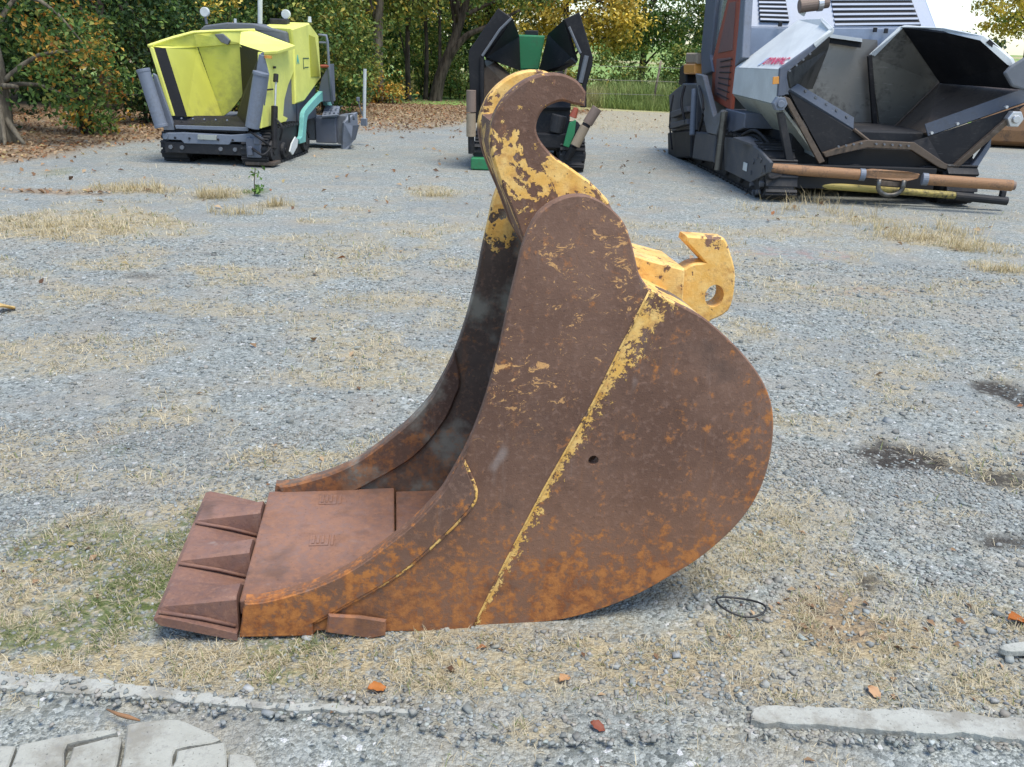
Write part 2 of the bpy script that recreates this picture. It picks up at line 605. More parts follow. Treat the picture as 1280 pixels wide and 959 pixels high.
edging('pale concrete edging strip left of the paving stones, half buried',
       [(-1.426, 1.938), (-1.354, 1.927), (-1.188, 1.918), (-1.018, 1.899), (-0.883, 1.881), (-0.727, 1.858), (-0.576, 1.843), (-0.42, 1.845), (-0.22, 1.833)],
       [(-1.378, 1.856), (-1.319, 1.863), (-1.155, 1.852), (-0.994, 1.842), (-0.89, 1.844), (-0.78, 1.829), (-0.675, 1.825), (-0.405, 1.821), (-0.229, 1.821)], 0.011)
edging('pale concrete edging strip at the lower right corner',
       [(0.664, 1.872), (0.732, 1.887), (0.88, 1.884), (1.072, 1.888), (1.219, 1.883), (1.378, 1.863), (1.495, 1.846)],
       [(0.645, 1.826), (0.754, 1.816), (0.908, 1.812), (1.059, 1.803), (1.182, 1.803), (1.339, 1.788), (1.453, 1.774)], 0.021)

# interlocking paving stones, bottom left
pav = empty('pavement', (0, 0, 0))
tag(pav, 'pale interlocking concrete paving stones at the bottom left', 'pavement', kind='structure')
PST = concrete('paving_concrete', (0.29, 0.29, 0.25), (0.41, 0.41, 0.36))
STONES = [
    [(-1.249, 1.634), (-1.198, 1.645), (-1.157, 1.648), (-1.143, 1.596), (-1.127, 1.543), (-1.194, 1.54)],
    [(-1.15, 1.649), (-1.103, 1.668), (-1.054, 1.685), (-0.993, 1.702), (-0.949, 1.712), (-0.94, 1.702), (-0.996, 1.676), (-1.039, 1.659), (-1.028, 1.62), (-1.006, 1.548), (-1.123, 1.543), (-1.138, 1.605)],
    [(-1.022, 1.652), (-0.987, 1.668), (-0.955, 1.684), (-0.924, 1.692), (-0.912, 1.657), (-0.897, 1.607), (-0.884, 1.554), (-0.995, 1.549), (-1.012, 1.611)],
    [(-0.925, 1.729), (-0.9, 1.739), (-0.853, 1.749), (-0.805, 1.754), (-0.746, 1.728), (-0.68, 1.691), (-0.731, 1.672), (-0.777, 1.656), (-0.77, 1.613), (-0.757, 1.559), (-0.875, 1.554), (-0.89, 1.626)],
    [(-0.77, 1.648), (-0.719, 1.666), (-0.667, 1.682), (-0.649, 1.638), (-0.625, 1.565), (-0.75, 1.56), (-0.763, 1.62)],
    [(-0.647, 1.646), (-0.617, 1.649), (-0.585, 1.64), (-0.566, 1.604), (-0.551, 1.569), (-0.617, 1.566)],
]
for k, S in enumerate(STONES):
    S = smooth_poly(S, 2, tuple(range(0, len(S), 2)))
    prism(S, 0.025 + 0.002 * math.sin(k * 2.1), -0.05, 0.004, to3=lambda u, w, q: (u, q, w)).build('paving_stone', PST, pav)


# ------------------------------------------------------------------ loose gravel
def make_gravel():
    zones = [(-2.6, 2.8, 1.35, 3.6, 5200, 0.004, 0.0092), (-4.6, 5.0, 3.6, 7.5, 700, 0.007, 0.012)]
    P, S = [], []
    for (x0, x1, y0, y1, dens, s0, s1) in zones:
        k = int((x1 - x0) * (y1 - y0) * dens)
        p = np.stack([rng.uniform(x0, x1, k), rng.uniform(y0, y1, k)], -1)
        keep = rng.random(k) > 0.62 * straw(p[:, 0], p[:, 1]) + 0.45 * 1.6 * ell(p[:, 0], p[:, 1], DARK, .8) + np.where(p[:, 1] < road_edge(p[:, 0]) - .02, 0.93, 0)
        clump = fbm(p[:, 0] * 6, p[:, 1] * 6, 91)
        keep &= rng.random(k) < 0.35 + 1.1 * np.clip(clump - 0.3, 0, 1) * 1.6
        keep &= ~((p[:, 0] > -0.75) & (p[:, 0] < 0.55) & (p[:, 1] > 2.2) & (p[:, 1] < 2.95))
        on_stone = (p[:, 0] < -0.33) & (p[:, 1] < 1.70)
        keep &= ~(on_stone & (rng.random(k) < 0.93))
        p = p[keep]
        P.append(p); S.append(rng.uniform(s0, s1, len(p)) * np.where(rng.random(len(p)) > 0.97, 1.9, 1.0))
    P = np.concatenate(P); S = np.concatenate(S)
    n = len(P)
    cube = np.array([[x, y, z] for x in (-1, 1) for y in (-1, 1) for z in (-1, 1)], dtype=float)
    D = cube[None] + rng.uniform(-.55, .55, (n, 8, 3))
    D *= S[:, None, None] * 0.62
    D *= np.stack([rng.uniform(.8, 1.35, n), rng.uniform(.7, 1.1, n), rng.uniform(.45, .85, n)], -1)[:, None, :]
    a = rng.uniform(0, 6.283, n); ca, sa = np.cos(a), np.sin(a)
    tl = rng.uniform(-.5, .5, n)
    x = D[..., 0].copy(); z = D[..., 2].copy()
    D[..., 0] = x * np.cos(tl)[:, None] - z * np.sin(tl)[:, None]; D[..., 2] = x * np.sin(tl)[:, None] + z * np.cos(tl)[:, None]
    x = D[..., 0].copy(); y = D[..., 1].copy()
    D[..., 0] = x * ca[:, None] - y * sa[:, None]; D[..., 1] = x * sa[:, None] + y * ca[:, None]
    gz = ground_z(P[:, 0], P[:, 1]) + np.where((P[:, 1] < road_edge(P[:, 0]) + .09) & (P[:, 1] > road_edge(P[:, 0]) - .06) & (P[:, 0] < -.2) & (rng.random(n) < .45), 0.012, 0) + np.where((P[:, 1] < road_edge(P[:, 0])), 0.014, 0) + np.where((P[:, 0] < -0.33) & (P[:, 1] < 1.70), 0.018, 0)
    D += np.stack([P[:, 0], P[:, 1], gz + S * 0.14], -1)[:, None, :]
    q = np.array([[0, 1, 3, 2], [4, 6, 7, 5], [0, 4, 5, 1], [2, 3, 7, 6], [0, 2, 6, 4], [1, 5, 7, 3]])
    F = (np.arange(n)[:, None, None] * 8 + q[None]).reshape(-1, 4)
    t = rng.random(n)
    base = np.interp(t, [0, .25, .7, .93, 1], [.09, .17, .26, .36, .52])
    tint = np.array([[.96, 1.03, .985]]) + rng.normal(0, .02, (n, 3))
    warm = rng.random(n) > 0.80
    tint[warm] = [1.06, .97, .84]
    C = np.repeat(np.clip(base[:, None] * tint, .03, .85), 8, axis=0)
    m = NT('crushed_stone')
    c = m.mix(0.35, m.attr('col'), (.28, .30, .285), 'MIX')
    mat = m.done(m.mix(m.step(m.noise(3, 2), .45, .6, 0, .35), c, (.32, .28, .22)), .85, 0, .3)
    o = link('gravel', np_mesh('gravel', D.reshape(-1, 3), F, C), None, mat)
    tag(o, 'loose crushed grey stone scattered over the yard', 'gravel', kind='stuff')


make_gravel()


# ------------------------------------------------------------------ grass
def blades(P, Z, L, W, bend, C, name, label, lie=0.5):
    """curved blades of two segments: P (n,2) roots, L lengths, lie = how flat they lie"""
    n = len(P)
    a = rng.uniform(0, 6.283, n)
    d = np.stack([np.cos(a), np.sin(a)], -1)
    s = np.stack([-np.sin(a), np.cos(a)], -1)
    tilt = np.clip(rng.normal(lie, .22, n), 0.02, .98)
    h1 = L * .55 * np.cos(tilt * 1.45); r1 = L * .55 * np.sin(tilt * 1.45)
    t2 = np.clip(tilt + bend, 0, 1.15)
    h2 = h1 + L * .45 * np.cos(t2 * 1.45); r2 = r1 + L * .45 * np.sin(t2 * 1.45)
    V = np.zeros((n, 5, 3))
    V[:, 0, :2] = P - s * W[:, None]; V[:, 1, :2] = P + s * W[:, None]
    V[:, 2, :2] = P + d * r1[:, None] + s * W[:, None] * .8; V[:, 3, :2] = P + d * r1[:, None] - s * W[:, None] * .8
    V[:, 4, :2] = P + d * r2[:, None]
    V[:, 0, 2] = V[:, 1, 2] = Z - .003
    V[:, 2, 2] = V[:, 3, 2] = Z + h1; V[:, 4, 2] = Z + h2
    b = np.arange(n)[:, None] * 5
    F = np.concatenate([b + np.array([[0, 1, 2]]), b + np.array([[0, 2, 3]]), b + np.array([[3, 2, 4]])])
    m = NT(name + '_blades')
    c = m.attr('col')
    mat = m.done(c, .75, 0, .25)
    tr = m.t.nodes.new('ShaderNodeBsdfTranslucent'); m.t.links.new(c, tr.inputs[0])
    mx = m.t.nodes.new('ShaderNodeMixShader'); mx.inputs[0].default_value = .3
    m.t.links.new(m.bsdf.outputs[0], mx.inputs[1]); m.t.links.new(tr.outputs[0], mx.inputs[2]); m.t.links.new(mx.outputs[0], m.out.inputs[0])
    o = link(name, np_mesh(name, V.reshape(-1, 3), F, np.repeat(C, 5, axis=0)), None, mat)
    tag(o, label, 'grass', kind='stuff')


def make_grass():
    P = []
    L = []
    for (x0, x1, y0, y1, dens, l0, l1) in [(-2.2, 2.4, 1.5, 3.0, 24000, .016, .050), (-4.2, 4.5, 3.0, 6.5, 6500, .022, .06), (-8, 7.5, 6.5, 11.5, 2600, .03, .07), (-8, 9.5, 11.5, 24, 260, .06, .14)]:
        k = int((x1 - x0) * (y1 - y0) * dens)
        p = np.stack([rng.uniform(x0, x1, k), rng.uniform(y0, y1, k)], -1)
        f = straw(p[:, 0], p[:, 1])
        tuft = fbm(p[:, 0] * 14, p[:, 1] * 14, 61, 3)
        keep = rng.random(k) < np.clip(f, 0, 1) ** 1.2 * np.clip((tuft - .44) * 6.0, 0.03, 1)
        keep &= ~((p[:, 0] > -0.74) & (p[:, 0] < 0.6) & (p[:, 1] > 2.17) & (p[:, 1] < 2.95))
        keep &= ~((p[:, 0] < -0.33) & (p[:, 1] < 1.70))
        keep &= ~((p[:, 0] > .62) & (p[:, 1] < 1.85) & (p[:, 1] > 1.78))
        p = p[keep]; P.append(p); L.append(rng.uniform(l0, l1, len(p)))
    P = np.concatenate(P); L = np.concatenate(L); n = len(P)
    ms = ell(P[:, 0], P[:, 1], MOSS)
    W = np.where(P[:, 1] < 3, .0011, np.where(P[:, 1] < 6.5, .0020, .0034))
    t = rng.random((n, 1))
    C = (1 - t) * np.array([[.36, .30, .19]]) + t * np.array([[.68, .60, .42]])
    gr = (rng.random(n) < np.clip(ms * .6 + .10, 0, 1))
    C[gr] = ((1 - t) * np.array([[.12, .155, .05]]) + t * np.array([[.28, .31, .13]]))[gr]
    blades(P, ground_z(P[:, 0], P[:, 1]), L, W, .35, C, 'dry_grass', 'short dead straw grass matted into the gravel', .70)


make_grass()


def make_tufts():
    """taller dry stalks standing in clumps"""
    spots = [((3.959, 8.639), .5, 44, .17), ((4.244, 8.241), .4, 36, .16), ((3.79, 9.231), .45, 20, .14), ((3.598, 9.904), .5, 14, .2), ((3.155, 10.234), .3, 9, .26),
             ((4.081, 7.324), .2, 26, .12), ((-3.289, 9.627), .22, 36, .2), ((-2.54, 9.261), .14, 18, .16), ((-4.344, 9.963), .5, 46, .16), ((-3.979, 7.799), .8, 60, .11),
             ((-2.76, 8.737), .2, 24, .15), ((-1.004, 10.309), .2, 20, .12), ((3.583, 10.719), .3, 9, .25), ((2.574, 10.115), .25, 8, .16), ((4.414, 9.127), .5, 26, .17)]
    P, L = [], []
    for (c, r, k, h) in spots:
        for _ in range(k):
            g = np.array(c) + rng.normal(0, r * .5, 2) * [1, .6]
            nb = rng.integers(4, 14)
            P.append(g + rng.normal(0, .03, (nb, 2))); L.append(rng.uniform(.4, 1.15, nb) * h)
    P = np.concatenate(P); L = np.concatenate(L); n = len(P)
    t = rng.random((n, 1))
    C = (1 - t) * np.array([[.34, .27, .14]]) + t * np.array([[.66, .56, .34]])
    blades(P, ground_z(P[:, 0], P[:, 1]), L, np.full(n, .0024), .35, C, 'dry_grass_tufts', 'taller straw coloured grass tufts standing in the yard', .42)


make_tufts()


def make_tall_grass():
    k = 64000
    x = rng.uniform(-5, 11.5, k); y = 27.0 + rng.random(k) ** 1.3 * 7.0
    keep = rng.random(k) < np.clip((fbm(x * 1.3, y * 1.3, 81) - .25) * 2.2, .04, 1)
    keep &= y > np.interp(x, [-5, -1, 2, 4, 9], [33, 31, 28.3, 27.6, 27.2])
    P = np.stack([x, y], -1)[keep]; n = len(P)
    hmap = .25 + 1.3 * fbm(P[:, 0] * 1.1, P[:, 1] * 1.1, 83)
    L = rng.uniform(.45, 1.05, n) * hmap * .85 * np.clip((P[:, 1] - 26.7) / 2.4, .16, 1.15)
    t = rng.random((n, 1)); u = fbm(P[:, 0] * .5, P[:, 1] * .5, 85)[:, None]
    C = (1 - t) * np.array([[.13, .19, .05]]) + t * np.array([[.29, .36, .11]])
    mixs = np.clip((u - .47) * 5, 0, .7)
    C = C * (1 - mixs) + np.array([[.42, .36, .18]]) * mixs * (.7 + .6 * t)
    blades(P, np.zeros(n), L, np.full(n, .011), .3, C, 'tall_grass', 'tall green and straw coloured grass along the wire fence', .2)


make_tall_grass()


# ------------------------------------------------------------------ fallen leaves
def leaf_mat(name, trans=.35):
    m = NT(name)
    c = m.attr('col')
    mat = m.done(c, .6, 0, .3)
    tr = m.t.nodes.new('ShaderNodeBsdfTranslucent'); m.t.links.new(c, tr.inputs[0])
    mx = m.t.nodes.new('ShaderNodeMixShader'); mx.inputs[0].default_value = trans
    m.t.links.new(m.bsdf.outputs[0], mx.inputs[1]); m.t.links.new(tr.outputs[0], mx.inputs[2]); m.t.links.new(mx.outputs[0], m.out.inputs[0])
    return mat


LEAF = leaf_mat('leaf_tissue', .28)


def leaf_quads(P, size, N, C, droop=.25):
    """pointed leaves: P centres, N normals-ish, two folded halves"""
    n = len(P)
    N = N / np.maximum(1e-6, np.linalg.norm(N, axis=1, keepdims=True))
    r = rng.normal(0, 1, (n, 3))
    A = np.cross(N, r); A /= np.maximum(1e-6, np.linalg.norm(A, axis=1, keepdims=True))
    B = np.cross(N, A)
    s = size[:, None]
    V = np.stack([P - A * s * .5, P + B * s * .3 + N * s * .08, P + A * s * .55 - N * s * droop, P - B * s * .3 + N * s * .08], 1)
    b = np.arange(n)[:, None] * 4
    F = np.concatenate([b + np.array([[0, 1, 2]]), b + np.array([[0, 2, 3]])])
    return V.reshape(-1, 3), F, np.repeat(C, 4, axis=0)


def pick(pal, n):
    w = np.array([p[1] for p in pal], dtype=float); w /= w.sum()
    i = rng.choice(len(pal), n, p=w)
    return np.array([p[0] for p in pal])[i]


BROWNS = [((.26, .15, .08), 3), ((.36, .23, .13), 3), ((.46, .33, .20), 3), ((.15, .085, .05), 2), ((.36, .15, .06), 1), ((.48, .38, .18), 1)]


def make_litter():
    k = 60000
    x = rng.uniform(-11, 4, k); y = rng.uniform(9.0, 30, k)
    keep = rng.random(k) < litter(x, y) * .5 + .01
    p1 = np.stack([x, y], -1)[keep]
    k = 5200
    x = rng.uniform(-2.4, 2.6, k); y = rng.uniform(1.5, 4.2, k)
    den = .05 + .9 * ell(x, y, [((1.042, 2.304), .3, .2, 1), ((0.4, 2.132), .35, .14, .45), ((-1.352, 2.493), .4, .3, .35), ((-0.064, 2.071), .25, .08, .5), ((1.245, 2.036), .3, .12, .35)])
    keep = (rng.random(k) < den * .32) & ~((x > -0.74) & (x < 0.6) & (y > 2.17) & (y < 2.95)) & (y > 1.62)
    p2 = np.stack([x, y], -1)[keep]
    k = 900
    x = rng.uniform(-7, 6, k); y = rng.uniform(4, 11, k)
    keep = rng.random(k) < .08 + .8 * litter(x, y)
    p3 = np.stack([x, y], -1)[keep]
    P2 = np.concatenate([p1, p2, p3]); n = len(P2)
    size = np.concatenate([rng.uniform(.045, .095, len(p1)), rng.uniform(.014, .036, len(p2)), rng.uniform(.04, .08, len(p3))])
    P = np.concatenate([P2, (ground_z(P2[:, 0], P2[:, 1]) + .25 * size + .002)[:, None]], 1)
    N = np.stack([rng.normal(0, .45, n), rng.normal(0, .45, n), np.ones(n)], -1)
    V, F, C = leaf_quads(P, size, N, pick(BROWNS, n) * rng.uniform(.7, 1.2, (n, 1)))
    o = link('leaf_litter', np_mesh('leaf_litter', V, F, C), None, LEAF)
    tag(o, 'brown and orange fallen leaves scattered over the ground', 'leaves', kind='stuff')


make_litter()


def fallen_leaf(c, size, colr, rz, label):
    nx_, ny_ = 9, 5
    V, F = [], []
    for i in range(nx_):
        t = i / (nx_ - 1)
        w = .42 * math.sin(math.pi * min(1, t * .96 + .02)) ** .8 * (1 + .16 * math.sin(t * 19))
        for j in range(ny_):
            q = (j / (ny_ - 1) - .5) * 2
            V.append(((t - .5) * size, q * w * size * .8, size * (.10 + .16 * q * q * (1 - .4 * t) + .08 * math.sin(t * 5))))
    for i in range(nx_ - 1):
        for j in range(ny_ - 1):
            a = i * ny_ + j
            F.append((a, a + 1, a + ny_ + 1, a + ny_))
    me = np_mesh('fallen_leaf', np.array(V), np.array(F), np.tile(np.array(colr), (len(V), 1)))
    o = link('fallen_leaf', me, None, LEAF, True)
    o.location = (c[0], c[1], float(ground_z(np.array([c[0]]), np.array([c[1]]))[0]) + .003)
    o.rotation_euler = (.12, .1, rz)
    b = o.modifiers.new('solid', 'SOLIDIFY'); b.thickness = .0008
    tag(o, label, 'leaf', 'single fallen leaves in the foreground')


fallen_leaf((-0.334, 1.912), .052, (.50, .19, .05), .4, 'orange fallen leaf on straw in front of the rusty bucket')
fallen_leaf((0.25, 1.801), .042, (.28, .09, .055), -.5, 'dark red fallen leaf on the gravel at the bottom centre')
fallen_leaf((1.598, 2.323), .07, (.42, .13, .02), .2, 'rust orange fallen leaf at the right edge of the picture')
fallen_leaf((-3.165, 5.223), .16, (.72, .52, .22), 1.2, 'pale yellow fallen leaf at the left edge of the yard')
fallen_leaf((0.172, 1.981), .045, (.55, .33, .17), .9, 'tan fallen leaf on straw below the bucket heel')
fallen_leaf((1.021, 1.966), .045, (.58, .36, .20), -1.1, 'tan curled leaf above the right concrete edging')


# ------------------------------------------------------------------ trees and shrubs
def bark(name, c0, c1):
    n = NT(name)
    r = n.noise(9, 6, .65, vec=n.mapping((1, 1, .22)))
    n.bump(r, .9, .03)
    return n.done(n.mix(n.step(r, .35, .65), c0, c1), .9, 0, .2)


BARK = bark('dark_bark', (.028, .022, .016), (.10, .08, .06))
BARK2 = bark('grey_bark', (.07, .06, .045), (.21, .18, .13))
GREEN = [((.045, .095, .022), 3), ((.08, .15, .03), 4), ((.13, .20, .04), 3), ((.22, .23, .05), 1)]
DKGREEN_SHADE = [((.024, .055, .018), 4), ((.038, .082, .024), 4), ((.06, .11, .028), 3)]  # dark greens, with the shade of the wood's depth put into the leaf colour
OLIVE = [((.11, .16, .03), 3), ((.18, .23, .045), 3), ((.28, .29, .06), 2), ((.40, .33, .07), 1)]
ORANGE = [((.46, .24, .035), 3), ((.52, .33, .05), 3), ((.36, .14, .03), 1), ((.26, .24, .05), 3)]
YELLOW = [((.60, .43, .06), 4), ((.50, .36, .05), 3), ((.66, .52, .14), 2), ((.30, .28, .06), 1)]
HAZEGREEN = [((.035, .07, .045), 3), ((.06, .10, .06), 3), ((.09, .13, .07), 1)]  # blue cast of distance haze put into the leaf colours


def crown_leaves(blobs, size, pal, pal2, f2, clump=.22, lean_out=.6, per=26):
    """blobs: (centre, radii, count). Leaves hang in clumps; a share f2 of the clumps takes the second palette"""
    Ps, Cs, Ns, cl = [], [], [], []
    for (c, r, k) in blobs:
        c = np.array(c, float); r = np.array(r, float)
        nc = max(6, k // per)
        d = rng.normal(0, 1, (nc, 3)); d /= np.linalg.norm(d, axis=1, keepdims=True)
        rad = rng.uniform(.35, 1.05, nc) ** .6
        cc = c + d * r * rad[:, None]
        cl.append(cc)
        w = rng.gamma(1.6, 1, nc); w /= w.sum()
        ii = rng.choice(nc, k, p=w)
        sg = clump * rng.uniform(.6, 1.5, nc)
        p = cc[ii] + rng.normal(0, 1, (k, 3)) * sg[ii][:, None] * np.array([1, 1, .65])
        second = rng.random(nc) < f2
        a = pick(pal, k); b = pick(pal2, k)
        mixsec = second[ii] & (rng.random(k) < .8)
        colr = np.where(mixsec[:, None], b, a) * (rng.uniform(.7, 1.3, nc)[ii] * rng.uniform(.8, 1.2, k))[:, None]
        Ps.append(p); Cs.append(colr)
        Ns.append((p - c) / r * lean_out + rng.normal(0, .7, (k, 3)) + np.array([0, 0, .5]))
    P, C, N = np.concatenate(Ps), np.concatenate(Cs), np.concatenate(Ns)
    ok = P[:, 2] > .04
    P, C, N = P[ok], C[ok], N[ok]
    V, F, CC = leaf_quads(P, rng.uniform(.65, 1.3, len(P)) * size, N, np.clip(C, 0, .9), .3)
    return V, F, CC, np.concatenate(cl)


def tree(name, label, loc, trunk, r0, blobs, size, pal, pal2=None, f2=0.0, bk=None, group='trees around the yard', limbs=9, clump=.22, cat='tree', extra=()):
    root = empty(name, (loc[0], loc[1], 0))
    tag(root, label, cat, group)
    V, F, C, cl = crown_leaves(blobs, size, pal, pal2 or pal, f2, clump)
    mb = MB()
    T = [Vector(p) for p in smooth_poly(trunk, 4, (), False)]
    m = len(T)
    mb.path(T, [r0 * (1.35 if k == 0 else 1.0) * (1 - .75 * k / (m - 1)) for k in range(m)], 9)
    for e in extra:
        E_ = smooth_poly(e[0], 4, (), False)
        mb.path(E_, [e[1] * (1 - .7 * k / (len(E_) - 1)) for k in range(len(E_))], 7)
    idx = rng.choice(len(cl), min(limbs, len(cl)), replace=False)
    for i in idx:
        q = Vector(cl[i])
        k = min(m - 2, int(m * rng.uniform(.3, .9)))
        p = T[k]
        if p.z > q.z + .8: p = T[max(1, int(m * .25))]
        mid = (p + q) / 2 + Vector((rng.normal(0, .1), rng.normal(0, .1), .12 * (q - p).length))
        mb.path(smooth_poly([p, mid, q], 3, (), False), [r0 * .32, r0 * .28, r0 * .23, r0 * .19, r0 * .15, r0 * .1, r0 * .05], 6)
    mb.build('trunk', bk or BARK, root, smooth=True)
    link('crown', np_mesh('crown', V, F, C), root, LEAF)
    return root


def shrub(label, loc, h, rx, ry, n, size, pal, pal2=None, f2=0., bk=None, stems=6, group='shrubs at the wood edge'):
    root = empty('shrub', (loc[0], loc[1], 0))
    tag(root, label, 'shrub', group)
    blobs = [((0, 0, h * .5), (rx, ry, h * .52), int(n * .6)), ((rx * .35, -ry * .2, h * .3), (rx * .8, ry * .8, h * .32), int(n * .25)), ((-rx * .4, 0, h * .65), (rx * .6, ry * .7, h * .35), int(n * .15))]
    V, F, C, cl = crown_leaves(blobs, size, pal, pal2 or pal, f2, .17)
    mb = MB()
    for i in range(stems):
        q = Vector(cl[rng.integers(len(cl))])
        p = Vector((rng.normal(0, .12), rng.normal(0, .12), -.03))
        mb.path([p, (p * .7 + q * .3) + Vector((0, 0, .25 * h)), q], [.028, .02, .008], 6)
    mb.build('stem', bk or BARK, root, smooth=True)
    link('foliage', np_mesh('foliage', V, F, C), root, LEAF)


def make_woods():
    g = 'trees of the wood on the left'
    # near left edge
    tree('tree', 'grey rooted trunk with orange leaves at the far left edge', (-8.05, 14.1), [(0, 0, -.1), (.04, .02, 1.2), (-.08, .1, 2.6), (.1, .1, 5)], .16,
         [((.9, .1, 1.5), (.9, .7, 1.1), 1100), ((0, .3, 3.6), (1.8, 1.6, 1.6), 2400), ((-1.2, .5, 1.8), (1, .8, 1.4), 1200)], .09, GREEN, ORANGE, .4, BARK2, g, 12,
         extra=[([(0, 0, .5), (-.25, -.1, .1), (-.45, -.2, -.05)], .06), ([(0, 0, .5), (.3, -.15, .12), (.5, -.25, -.05)], .06), ([(0, 0, .8), (.15, -.25, .15), (.2, -.4, -.05)], .05)])
    S = [('dense dark green bush behind the left rooted trunk', (-9.6, 16.2), 3.4, 1.3, 1.0, 5200, .095, DKGREEN_SHADE, GREEN, .25),
         ('bush with orange and yellow autumn leaves beside the left trunk', (-7.6, 15.9), 2.3, .75, .6, 2600, .085, GREEN, ORANGE, .35),
         ('tall dark green bush left of the yellow machine', (-7.5, 18.3), 3.6, 1.3, 1.0, 6500, .095, DKGREEN_SHADE, GREEN, .35),
         ('green bush with scattered yellow leaves behind the grey roller', (-6.3, 19.7), 2.7, 1.0, .9, 4200, .095, GREEN, YELLOW, .3),
         ('broad dark bush directly behind the yellow hopper', (-6.9, 22.5), 3.9, 1.8, 1.1, 7000, .105, DKGREEN_SHADE, OLIVE, .3),
         ('olive green bush behind the yellow engine cover', (-4.9, 22.6), 3.7, 1.3, 1.0, 6000, .105, GREEN, OLIVE, .4),
         ('light olive thicket right of the turquoise arm', (-4.9, 25.6), 2.6, .9, .8, 2800, .10, OLIVE, YELLOW, .2),
         ('small orange leaved bush at the foot of the middle trunk', (-3.95, 27.2), .75, .5, .4, 500, .1, ORANGE, YELLOW, .3),
         ('bright green thicket between the middle trunks', (-3.2, 31.0), 2.4, 1.0, .9, 3000, .10, OLIVE, GREEN, .4),
         ('low leafy bush at the foot of the leaning tree', (-2.2, 30.6), 1.6, .8, .7, 2000, .095, GREEN, OLIVE, .45),
         ('dark thicket in the depth of the wood', (-8.6, 27.0), 4.4, 2.6, 1.2, 8000, .14, DKGREEN_SHADE, GREEN, .2),
         ('dark green thicket at the far left of the wood', (-12.4, 19.5), 4.2, 2.0, 1.2, 6500, .13, DKGREEN_SHADE, GREEN, .3),
         ('loose olive thicket behind the middle trunks', (-5.4, 34.0), 3.6, 2.0, 1.2, 4200, .14, OLIVE, GREEN, .45)]
    for s in S: shrub(*s)
    # trunks one can tell apart
    tree('tree', 'straight dark trunk with dull light side in the middle of the wood', (-4.3, 27.6), [(0, 0, -.1), (.02, 0, 1.5), (.12, .1, 3.4), (.2, 0, 6)], .2,
         [((0, .3, 4.6), (2, 1.6, 1.8), 3600), ((-.9, .5, 2.9), (1.1, .9, .8), 1100), ((1.1, .3, 2.9), (.9, .8, .7), 900)], .13, OLIVE, YELLOW, .25, BARK2, g)
    tree('tree', 'thin dark trunk right of the straight middle trunk', (-3.55, 28.9), [(0, 0, -.1), (-.02, 0, 1.5), (.05, 0, 3.4), (.2, 0, 5.4)], .1,
         [((0, .3, 4.3), (1.5, 1.3, 1.6), 2200)], .13, OLIVE, GREEN, .4, BARK, g, 5)
    tree('tree', 'slim dark trunk standing between thin trunk and leaning tree', (-3.1, 29.6), [(0, 0, -.1), (.05, 0, 1.5), (-.02, 0, 3.4), (.1, 0, 5.2)], .085,
         [((0, .3, 4.2), (1.4, 1.3, 1.5), 2000)], .13, GREEN, OLIVE, .4, BARK, g, 5)
    tree('tree', 'thick black leaning tree forked low with a long right branch', (-2.75, 29.2), [(0, 0, -.1), (.15, 0, .7), (.62, .05, 1.9), (1.0, 0, 3.2), (1.3, 0, 5.2)], .23,
         [((1.3, .3, 4.6), (2.3, 1.8, 1.7), 3800), ((2.7, .2, 3.3), (1.0, .8, .6), 900), ((-.3, .4, 3.4), (1.2, .9, .8), 1000)], .13, OLIVE, GREEN, .35, BARK, g,
         extra=[([(.30, .02, 1.1), (.9, -.05, 1.9), (1.6, -.1, 2.25), (2.6, 0, 2.75)], .13), ([(.62, .05, 1.9), (.55, .1, 2.6), (.3, .2, 3.6)], .1)])
    tree('tree', 'tall tree with dark trunk behind the yellow machine', (-6.2, 24.4), [(0, 0, -.1), (.02, 0, 1.5), (-.1, .1, 3.4), (.1, 0, 7)], .2,
         [((0, .3, 4.6), (2.6, 1.8, 2.4), 5200)], .14, GREEN, OLIVE, .35, BARK, g)
    tree('tree', 'tall dark tree deep in the left wood', (-9.6, 21.2), [(0, 0, -.1), (.1, 0, 1.5), (0, .1, 3.4), (.1, 0, 7)], .22,
         [((0, .3, 4.4), (2.6, 1.8, 2.4), 5200)], .14, DKGREEN_SHADE, GREEN, .35, BARK, g)
    tree('tree', 'far dark tree closing the left wood behind the bushes', (-13.5, 26.0), [(0, 0, -.1), (.1, 0, 1.5), (0, .1, 3.4), (.1, 0, 7)], .22,
         [((0, .3, 3.8), (3.4, 1.8, 3.2), 7000)], .16, DKGREEN_SHADE, GREEN, .35, BARK, g)
    for (lab, p_) in (('broad dark tree at the back of the left wood', (-17.5, 31.0)), ('broad dark tree behind the hopper lamps deep in the wood', (-11.0, 34.0)),
                      ('broad dark tree deep behind the white exhaust pipe', (-7.6, 39.0)), ('broad dark tree at the back of the middle wood', (-4.6, 43.0)), ('broad dark tree at the very back of the left wood', (-14.5, 37.0)),
                      ('broad dark tree behind the left rooted trunk', (-12.6, 23.5))):
        tree('tree', lab, p_, [(0, 0, -.1), (.1, 0, 1.5), (0, .1, 3.4), (.1, 0, 7)], .25, [((0, 0, 3.0), (3.6, 1.8, 3.1), 7500)], .28, DKGREEN_SHADE, OLIVE, .3, BARK, g, 8, .35)
    # beyond the fence
    g2 = 'trees beyond the fence'
    tree('tree', 'yellow autumn tree behind the green machine', (1.6, 37.0), [(0, 0, -.1), (.1, 0, 1.5), (0, .1, 3.4), (.1, 0, 6)], .2,
         [((.3, 0, 4.0), (2.6, 1.8, 2.3), 6500), ((2.0, 0, 2.6), (1.1, 1, 1.0), 1800), ((-1.2, 0, 2.7), (1.3, 1, 1.1), 1800)], .16, YELLOW, OLIVE, .12, BARK, g2)
